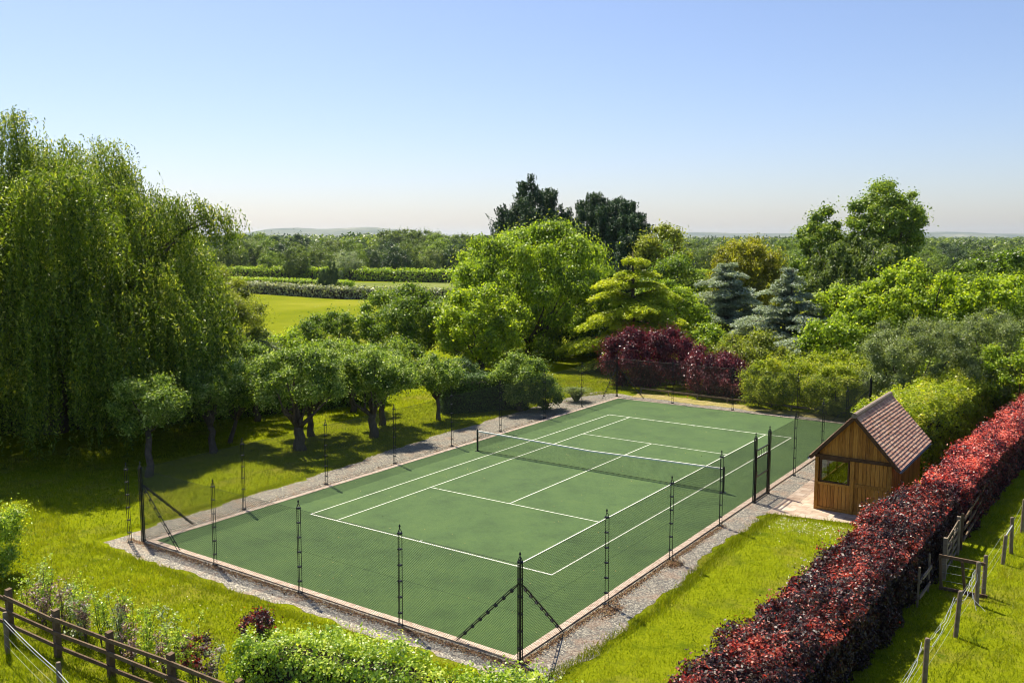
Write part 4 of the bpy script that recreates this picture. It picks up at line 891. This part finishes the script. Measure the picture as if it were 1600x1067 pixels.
tree('grey_shrub', 'second grey-green shrub merging with the large one on its right', 'shrub', 13.4, 24.6, 6.5, 3.4, 'grey', z0=.2, ncl=90, nleaf=46000, leaf=.16, asp=.35, spray=1.0, csize=1.0)
tree('rounded_bush', 'rounded green bush behind the far end of the court, left one', 'shrub', 1.6, 19.9, 3.05, 1.95, 'hornbeam', z0=.05, ncl=60, nleaf=22000, leaf=.13, lob=.06, csize=1.15, inner=.05)
tree('rounded_bush', 'rounded green bush behind the far end of the court, right one', 'shrub', 5.5, 18.6 + .9, 2.95, 1.75, 'hornbeam', z0=.05, ncl=50, nleaf=20000, leaf=.13, lob=.06, csize=1.15, inner=.05)
tree('rounded_bush', 'broad pale yellow-green bush behind the two rounded bushes', 'shrub', 4.0, 24.0, 3.3, 3.6, 'hornbeam', z0=.05, ncl=70, nleaf=26000, leaf=.15, lob=.08, csize=1.1)
tree('garden_tree', 'bright leafy tree over the far end of the red hedge', 'tree', 15.0, 22.5, 4.9, 2.7, 'bright', z0=.6, ncl=70, nleaf=34000, leaf=.18, csize=.85)
tree('garden_tree', 'dark leafy tree at the right edge above the red hedge', 'tree', 18.2, 27.0, 5.6, 3.2, 'mid', z0=.5, ncl=70, nleaf=30000, leaf=.18, csize=.85)
tree('garden_tree', 'bright green tree behind the rounded hedge near the right edge', 'tree', 15.8, 33.0, 7.2, 3.6, 'bright', z0=.5, ncl=70, nleaf=30000, leaf=.22, csize=.85)
tree('garden_bush', 'leafy yellow-green bush cut off by the left edge of the picture', 'shrub', -8.9, -22.3, 2.7, 1.25, 'privet', z0=.05, ncl=36, nleaf=14000, leaf=.09)
tree('shade_stand_in', 'added dark shrub standing in for the deep shade under the spreading tree', 'shrub', -20.3, 35.5, 3.6, 3.2, 'yew', z0=.1, ncl=40, nleaf=12000, leaf=.25)  # invented bush: its dark leaves cover bright lawn to read as tree shade
tree('shade_stand_in', 'added dark shrub standing in for shade between the spreading tree and the golden cedar', 'shrub', -16.3, 33.6, 4.2, 3.2, 'yew', z0=.1, ncl=40, nleaf=12000, leaf=.25)  # second invented bush, dark foliage in place of shade
# copper saplings and the row of young hedge plants
def sapling(name, label, x, y, h, mat, n, spread=.28, stems=3, leaf=.07, group=None, cat='sapling'):
    root = empty(name, (x, y, 0)); tag(root, label, cat, group); mb = MB(); C_ = []
    for k in range(stems):
        a = rng.uniform(0, 6.28); hh = h * rng.uniform(.6, 1.0); b = rng.uniform(.3, 1) * spread; pts = [(math.cos(a) * b * u ** 1.3 + rng.normal() * .02, math.sin(a) * b * u ** 1.3 + rng.normal() * .02, hh * u) for u in np.linspace(0, 1, 7)]
        mb.tube(pts, list(np.linspace(.014, .003, 7)), 5)
        for j in range(int(8 * hh)):
            u = rng.uniform(.2, 1); i = min(int(u * 6), 5); p0 = np.array(pts[i]) * (1 - (u * 6 - i)) + np.array(pts[i + 1]) * (u * 6 - i); dv = rng.normal(size=3); dv[2] = abs(dv[2]) * .6 + .2; dv /= np.linalg.norm(dv); Lb = rng.uniform(.12, .35) * (1.15 - u * .6)
            p1 = p0 + dv * Lb; mb.tube([tuple(p0), tuple(p1)], [.004, .0015], 4, cap=False)
            m = max(2, int(n / stems / (8 * hh))); C_.append(p0 + (p1 - p0) * rng.uniform(.2, 1.1, m)[:, None] + rng.normal(size=(m, 3)) * .045)
    c = np.concatenate(C_); c[:, 2] = np.maximum(c[:, 2], .06)
    mesh_arrays('leaves', leaves(c, rng.normal(size=c.shape) + np.array([0, 0, 1.2]), leaf, .6), 4, rng.normal(.5, .2, len(c)), M[mat], root); mb.build('stem', M['bark'], root); return root
x = -5.2; k = 0
lab = ['young green sapling in the row behind the brown fence', 'young purple-leaved sapling in the row behind the brown fence', 'young silvery sapling in the row behind the brown fence']
grp = ['young green saplings', 'young purple-leaved saplings', 'young silvery saplings']
protos = [[], [], []]
while x < 3.2:
    kd = [0, 2, 1, 0, 0, 1][k % 6]
    mt = ['privet', 'lilac', 'silver'][kd]
    hh = rng.uniform(1.2, 2.15) if kd != 1 else rng.uniform(1.0, 1.7)
    sapling('sapling', lab[kd], x, -22.75 + rng.uniform(-.35, .35), hh, mt, int(250 * hh), group=grp[kd] + ' in the row')
    x += rng.uniform(.17, .36); k += 1
tree('copper_sapling', 'small copper beech bush standing above the left end of the yellow-green hedge', 'shrub', 3.3, -21.6, 1.75, .42, 'beech', z0=1.05, ncl=14, nleaf=1100, leaf=.085, tr=.02, nl=6, fork=.9)
tree('copper_sapling', 'sparse copper beech sapling left of the yellow-green hedge', 'shrub', 2.55, -22.7, 1.35, .40, 'beech', z0=.5, ncl=12, nleaf=600, leaf=.08, tr=.015, nl=6, fork=.4)
# pampas-like tuft beside the fence
V = []; 
def tuft(n, h, sp):
    a = rng.uniform(0, 6.28, n); l = h * rng.uniform(.6, 1, n); o_ = sp * rng.random(n); V = np.empty((n, 2, 4, 3))
    d = np.stack([np.cos(a), np.sin(a), 0 * a], 1); s = np.stack([-np.sin(a), np.cos(a), 0 * a], 1) * .012; b = d * .12 * rng.random(n)[:, None]
    m = b + d * (o_ * .5)[:, None] + np.array([0, 0, 1.]) * (l * .75)[:, None]; e = b + d * (o_ * 1.2)[:, None] + np.array([0, 0, 1.]) * (l * .8)[:, None]
    V[:, 0, 0] = b - s; V[:, 0, 1] = b + s; V[:, 0, 2] = m + s; V[:, 0, 3] = m - s; V[:, 1, 0] = m - s; V[:, 1, 1] = m + s; V[:, 1, 2] = e + s * .3; V[:, 1, 3] = e - s * .3
    return V.reshape(-1, 3)
o = mesh_arrays('grass_tuft', tuft(900, 1.15, 1.0), 4, rng.random(1800), M['grey']); o.location = (-9.4, 14.6, 0); tag(o, 'pale arching ornamental grass tuft by the far left of the fence', 'grass tuft')

# ------------------------------------------------------------------ trees of the valley
GB = 'trees of the belt beyond the fields'
def proto(n_leaf, ncl, mat, leaf, h=10, r=5, **kw):
    V, t, p, rc = crown(h, r, .2, ncl, n_leaf, leaf, **kw); me = mesh_arrays('crown', V, 4, t, M[mat]); tr_ = MB(); limbs(tr_, h, r, 1.5, p, .25, 5, sides=5); tb = tr_.build('trunk', M['bark'])
    d1, d2 = me.data, tb.data; bpy.data.objects.remove(me); bpy.data.objects.remove(tb); return d1, d2
PR = [proto(6500, 60, m_, .5, csize=1.2, **kw) for m_, kw in (('wood_far', {}), ('wood_dark', {}), ('mid', dict(lob=.3)), ('grey', dict(asp=.4)), ('wood_far', dict(lob=.35)), ('silver', dict(asp=.4, droop=.5)))]
def vtree(a, d, h, r, k, name='valley_tree', label='dark green tree in the belt beyond the fields', group=GB, cat='tree'):
    x, y = vp(a * d, d); root = empty(name, (x, y, 0), rng.uniform(0, 6.28)); root.scale = (r / 5, r / 5, h / 10); tag(root, label, cat, group)
    for nm, dd in zip(('crown', 'trunk'), PR[k]): c = bpy.data.objects.new(nm, dd); COL.objects.link(c); c.parent = root
    return root
KL = ['mid green tree in the belt beyond the fields', 'very dark tree in the belt beyond the fields', 'fresh green tree in the belt beyond the fields', 'greyish green tree in the belt beyond the fields', 'uneven mid green tree in the belt beyond the fields']
for i in range(46):
    a = -.335 + .29 * ((i * .6180339) % 1) ; d = 232 + 26 * (i // 10) + rng.uniform(-8, 8); k = [0, 1, 2, 3, 4, 0, 1][i % 7]
    h = rng.uniform(6.5, 10.0) if d < 300 else rng.uniform(8, 12.5)
    vtree(a, d, h, h * rng.uniform(.38, .58), k, label=KL[k], group=GB + ', ' + ['mid', 'dark', 'fresh', 'grey', 'uneven'][k])
vtree(-.182, 226, 7.4, 4.3, 5, 'silver_willow', 'round silvery willow standing alone before the distant trees', None)
for j, (a_, d_, h_, r_) in enumerate([(-.135, 400, 14.6, 7), (-.115, 404, 15.2, 8), (-.098, 402, 14.6, 7), (-.083, 406, 13.6, 6)]):
    vtree(a_, d_, h_, r_, 0, 'poplar', 'tall tree of the big clump on the left skyline', 'clump of tall trees on the skyline')
for a_, d_, h_, r_ in ((-.210, 170, 4.6, 1.1), (-.200, 171, 6.0, 1.1)): vtree(a_, d_, h_, r_, 1, 'ivy_tree', 'narrow dark ivy-clad tree rising from the field hedge', 'two ivy-clad trees in the field hedge')
KR = ['mid green tree in the valley on the right', 'very dark tree in the valley on the right', 'fresh green tree in the valley on the right', 'greyish green tree in the valley on the right', 'uneven mid green tree in the valley on the right']
for i in range(56):
    a = .17 + .46 * ((i * .6180339 + .3) % 1); d = 190 + 30 * (i // 10) + rng.uniform(-10, 10); k = [0, 2, 0, 3, 4, 1, 2][i % 7]
    h = rng.uniform(5.5, 9.5); vtree(a, d, h, h * rng.uniform(.42, .62), k, label=KR[k], group='trees of the right-hand valley, ' + ['mid', 'dark', 'fresh', 'grey', 'uneven'][k])
# distant woods, one mass
def wood(name, label, rows, mat, seed=0, nq=150, leaf=1.5):
    C_ = []; Nn = []; T = []; S = []
    for (a0, a1, d0, d1, n, h0, h1) in rows:
        for i in range(n):
            a = rng.uniform(a0, a1); d = rng.uniform(d0, d1); x, y = vp(a * d, d); h = rng.uniform(h0, h1); r = h * rng.uniform(.35, .62)
            m = int(nq * (1.0 if d < 700 else .5 if d < 1500 else .25)); u = unit(rng.normal(size=(m, 3)) + np.array([0, 0, .35])); q = rng.uniform(.75, 1.05, m) * (1 + .25 * noise3(u + i, 2.2, i))
            c = np.stack([x + u[:, 0] * r * q, y + u[:, 1] * r * q, h * .52 + u[:, 2] * h * .48 * q], 1); C_.append(c); Nn.append(u + rng.normal(size=u.shape) * .5); T.append(rng.normal(.45, .22) + rng.normal(0, .14, m)); S.append(np.full(m, leaf * (1 if d < 700 else 1.6 if d < 1500 else 2.6)) * rng.uniform(.7, 1.3, m))
    c = np.concatenate(C_); c[:, 2] = np.maximum(c[:, 2], .2)
    o = mesh_arrays(name, leaves(c, np.concatenate(Nn), np.concatenate(S), .8), 4, np.concatenate(T), M[mat]); tag(o, label, 'woodland', kind='stuff'); return len(c)
n1 = wood('distant_woodland', 'green woodland filling the valley towards the horizon', [(-.40, .02, 380, 700, 240, 8, 12), (-.45, .05, 700, 1500, 340, 9, 14), (.12, .70, 470, 800, 330, 6, 10), (.10, .72, 800, 1600, 330, 6, 11), (-.5, .75, 1600, 3200, 900, 8, 13), (-.5, .75, 3200, 5200, 700, 8, 14)], 'wood_far')
n2 = wood('dark_woodland', 'dark band of trees low on the left skyline', [(-.30, -.05, 520, 600, 60, 10, 12.5), (-.19, -.135, 500, 540, 24, 11, 13)], 'wood_dark')
# row of poplars right of centre, far off
V = []; T = []
pop = []
for i in range(60):
    a = .20 + .135 * i / 60 + rng.normal() * .0008; d = 980 + rng.uniform(-20, 20); x, y = vp(a * d, d); h = rng.uniform(9, 13.5); m = 60; z_ = rng.random(m); rr = 1.6 * np.sin(np.clip(z_ * .92 + .06, 0, 1) * math.pi) ** .6; th = rng.uniform(0, 6.28, m)
    c = np.stack([x + np.cos(th) * rr, y + np.sin(th) * rr, .5 + z_ * (h - .5)], 1); V.append(leaves(c, np.stack([np.cos(th), np.sin(th), .3 + 0 * th], 1) + rng.normal(size=(m, 3)) * .4, 1.6, .5, np.tile([0, 0, 1.], (m, 1)), .3)); T.append(rng.normal(.4, .15, m))
o = mesh_arrays('poplar_row', np.concatenate(V), 4, np.concatenate(T), M['wood_dark']); tag(o, 'far row of thin poplars on the horizon right of centre', 'woodland', kind='stuff')
print('wood', n1, n2)
# hills
def hill(name, d, a0, a1, prof, depth, seed):
    nx, ny = 160, 24; vs = []; fs = []
    for j in range(ny + 1):
        for i in range(nx + 1):
            a = a0 + (a1 - a0) * i / nx; dd = d + depth * j / ny; u = j / ny; x, y = vp(a * d, dd)
            e = math.sin(min(1, u * 1.6) * math.pi / 2); n_ = math.sin(i * .31 + seed + j * .4) + math.sin(i * .11 + seed * 2 + j * .2) + .5 * math.sin(i * .83 + j * .9)
            vs.append((x, y, prof(a) * e + n_ * 1.3 * e - .5))
    for j in range(ny):
        for i in range(nx): b = j * (nx + 1) + i; fs.append((b, b + 1, b + nx + 2, b + nx + 1))
    me = bpy.data.meshes.new(name); me.from_pydata(vs, [], fs); me.materials.append(M['hill']); me.polygons.foreach_set('use_smooth', [True] * len(fs))
    o = bpy.data.objects.new(name, me); COL.objects.link(o); o['kind'] = 'structure'
M['hill'] = tex_mat('hill', [(.03, .05, .03), (.05, .07, .03), (.12, .13, .07), (.30, .28, .18)], .0022, detail=3)
gauss = lambda a, c, s: math.exp(-((a - c) / s) ** 2)
hill('hills', 5600, -.42, -.05, lambda a: 60 * gauss(a, -.29, .045) + 66 * gauss(a, -.185, .05) + 16 * gauss(a, -.24, .03) + 20, 1500, 1)
hill('hills', 7000, -.2, .80, lambda a: 34 + 22 * gauss(a, .24, .10) + 24 * gauss(a, .52, .12) + 5 * math.sin(a * 60), 1600, 3)

# ------------------------------------------------------------------ grass and small litter
def inside(P, poly):
    x, y = P[:, 0], P[:, 1]; r = np.zeros(len(P), bool); n = len(poly)
    for i in range(n):
        x0, y0 = poly[i]; x1, y1 = poly[(i + 1) % n]
        if y0 == y1: continue
        r ^= ((y0 > y) != (y1 > y)) & (x < (x1 - x0) * (y - y0) / (y1 - y0) + x0)
    return r
def blades(poly, dens, h, wdt, t0=.42, spread=.45):
    P = np.array(poly); lo, hi = P.min(0), P.max(0); n = int(dens * np.prod(hi - lo)); q = rng.uniform(lo, hi, (n, 2)); q = q[inside(q, poly)]; n = len(q)
    p3 = np.concatenate([q, np.zeros((n, 1))], 1); pn = noise3(p3, .55, 3.) ; pn2 = noise3(p3, 2.4, 6.); keep = rng.random(n) < (.72 + .5 * pn2)
    q, p3, pn, pn2 = q[keep], p3[keep], pn[keep], pn2[keep]; n = len(q)
    hh = h * rng.uniform(.5, 1.2, n) * (1 + .45 * pn + .25 * pn2); a = rng.uniform(0, 6.28, n); s = np.stack([np.cos(a), np.sin(a), 0 * a], 1) * wdt / 2 * rng.uniform(.7, 1.4, n)[:, None]
    l = rng.normal(size=(n, 2)) * spread; tip = p3 + np.stack([l[:, 0] * hh, l[:, 1] * hh, hh], 1)
    V = np.stack([p3 - s, p3 + s, tip], 1).reshape(-1, 3); t = t0 + .20 * pn + .16 * pn2 + .10 * noise3(p3, 1.1, 9.) + rng.normal(0, .14, n); return V, t
regs = [([(-16, -24.6), (4.5, -24.2), (10, -20.6), (8.8, -18.55), (-9.2, -18.7), (-16, -16.5)], 560, .12, .018, .48),
        ([(-12, -30), (10, -30), (12, -25.5), (4.4, -23.2), (-12, -23.6)], 520, .20, .018, .42),
        ([(9.4, -21), (12.8, -21), (13.3, -7), (13.4, -.8), (9.35, -1.7), (9.0, -7), (9.45, -12.6)], 480, .07, .015, .40),
        ([(14.8, -26), (16.5, -26), (17.1, 3), (17.4, 26), (15.6, 26), (15.3, 3)], 420, .09, .018, .44),
        ([(16.5, -26), (20.5, -26), (24, 20), (24, 30), (17.4, 26), (17.1, 3)], 420, .13, .018, .54),
        ([(-24, -22), (-9.7, -18.2), (-9.9, -9), (-10.7, 0), (-11.0, 15), (-8.2, 20.4), (-14, 26), (-22, 8), (-24, -6)], 190, .11, .026, .47),
        ([(-7, 20.6), (8.4, 19.6), (10, 17), (10, 8), (9.1, 8), (9.1, 19.2), (-7, 20.2)], 200, .10, .026, .45)]
Vs = []; Ts = []
for P, dn, h_, w_, t0 in regs: V, t = blades(P, dn, h_, w_, t0); Vs.append(V); Ts.append(t)
V = np.concatenate(Vs); o = mesh_arrays('grass', V, 3, np.concatenate(Ts), M['grass_blade']); tag(o, 'bright green grass growing round the court and in the meadow', 'grass', kind='stuff'); print('blades', len(V) // 3)
# taller ragged fringe where the lawn meets the gravel
def fringe(path, dens, h): 
    Q = []
    for (x0, y0), (x1, y1) in zip(path[:-1], path[1:]):
        L = math.hypot(x1 - x0, y1 - y0); m = int(dens * L); f = rng.random(m); Q.append(np.stack([x0 + (x1 - x0) * f + rng.normal(0, .13, m), y0 + (y1 - y0) * f + rng.normal(0, .13, m), 0 * f], 1))
    p = np.concatenate(Q); n = len(p); a = rng.uniform(0, 6.28, n); s = np.stack([np.cos(a), np.sin(a), 0 * a], 1) * .011; hh = h * rng.uniform(.4, 1.2, n) * (1 + .5 * noise3(p, 1.5, 2.)); l = rng.normal(size=(n, 2)) * .5
    return np.stack([p - s, p + s, p + np.stack([l[:, 0] * hh, l[:, 1] * hh, hh], 1)], 1).reshape(-1, 3)
V = np.concatenate([fringe([(-9.3, -18.6), (8.9, -18.5), (9.4, -12.6), (9.0, -6.6), (9.1, -1.8)], 360, .11), fringe([(-9.6, -18.2), (-9.7, -8.5), (-10.6, 0), (-10.9, 15), (-9, 18.8)], 260, .13), fringe([(9.1, -1.8), (13.0, -1.1)], 300, .10)])
o = mesh_arrays('grass_fringe', V, 3, rng.normal(.5, .2, len(V) // 3), M['grass_blade']); tag(o, 'longer ragged grass along the edges of the gravel path', 'grass', kind='stuff')
# clover flowers in the lawn beside the patio, leaf litter on court and gravel
M['clover'] = plain('clover_white', (.75, .74, .66), .8); M['litter'] = tex_mat('leaf_litter', [(.10, .045, .025), (.22, .12, .06), (.36, .27, .12)], 3, tintmix=.8)
M['court_litter'] = tex_mat('fallen_leaf', [(.30, .27, .08), (.42, .38, .16)], 3, tintmix=.8)
c = np.concatenate([np.stack([rng.uniform(9.5, 13, 520), -2.0 - np.abs(rng.normal(0, 1.0, 520)), rng.uniform(.06, .11, 520)], 1), np.stack([rng.normal(12.3, .5, 170), rng.normal(-6.5, 1.0, 170), rng.uniform(.06, .1, 170)], 1), np.stack([rng.uniform(-7, 4, 160), rng.uniform(-23, -19, 160), rng.uniform(.12, .2, 160)], 1)])
o = mesh_arrays('clover_flowers', leaves(c, rng.normal(size=c.shape) * .4 + np.array([0, 0, 1.]), .032, 1.0), 4, None, M['clover']); tag(o, 'tiny white clover flowers scattered in the lawn', 'flowers', kind='stuff')
def litter(name, label, c, sz, mat):
    o = mesh_arrays(name, leaves(c, rng.normal(size=c.shape) * .35 + np.array([0, 0, 1.]), sz, .6), 4, rng.random(len(c)), M[mat]); tag(o, label, 'leaf litter', kind='stuff')
n = 5200; f = rng.uniform(-8.6, 8.4, n); c1_ = np.stack([f, NEAR - .02 - np.abs(rng.normal(0, .14, n)), rng.uniform(.012, .035, n)], 1)
n = 3600; f = rng.uniform(-17.3, -4, n); c2_ = np.stack([7.93 + np.abs(rng.normal(0, .10, n)), f, rng.uniform(.012, .035, n)], 1)
n = 700; c3_ = np.stack([rng.normal(8.22, .12, n), rng.normal(-8.75, .16, n), rng.uniform(.012, .07, n)], 1); n = 500; c4_ = np.stack([rng.normal(8.3, .12, n), rng.normal(-13.2, .3, n), rng.uniform(.012, .05, n)], 1)
n = 1500; c5_ = np.stack([-8.0 - np.abs(rng.normal(0, .2, n)), rng.uniform(-17.3, 10, n), rng.uniform(.012, .03, n)], 1)
litter('leaf_litter', 'brown leaf litter swept along the outer side of the court kerb', np.concatenate([c1_, c2_, c3_, c4_, c5_]), .055, 'litter')
n = 420; litter('fallen_leaves', 'a few pale fallen leaves dotted over the green court', np.stack([rng.uniform(-7.4, 7.4, n), rng.uniform(-16.8, 16.8, n), np.full(n, .042)], 1), .05, 'court_litter')

# ------------------------------------------------------------------ one label per look-alike
ORD = 'first second third fourth fifth sixth seventh eighth ninth tenth eleventh twelfth thirteenth fourteenth fifteenth sixteenth seventeenth eighteenth nineteenth twentieth'.split()
by = {}
for o in COL.objects:
    if o.parent is None and 'group' in o and 'label' in o and 'category' in o: by.setdefault(o['label'], []).append(o)
cq = np.array([19.96, -34.88])
for lb, os_ in by.items():
    if len(os_) < 2: continue
    def az(o): v = np.array([o.location.x, o.location.y]) - cq; return (v @ VR) / (v @ VF)
    os_.sort(key=az)
    for i, o in enumerate(os_): o['label'] = (ORD[i] if i < 20 else str(i + 1) + 'th') + ' ' + lb + ', counted from the left'
# ------------------------------------------------------------------ haze
HAZE = True
if HAZE:
    hb = MB(); hb.box(-10500, 10500, -10500, 10500, -1.5, 110); m, t, o_ = new_mat('haze'); v = N(t, 'ShaderNodeVolumePrincipled')
    v.inputs['Color'].default_value = (.80, .92, 1, 1); v.inputs['Density'].default_value = 0.00006; v.inputs['Anisotropy'].default_value = .4; t.links.new(v.outputs[0], o_.inputs['Volume'])
    tag(hb.build('haze', m), 'thin pale summer haze over the valley', 'haze', kind='stuff')
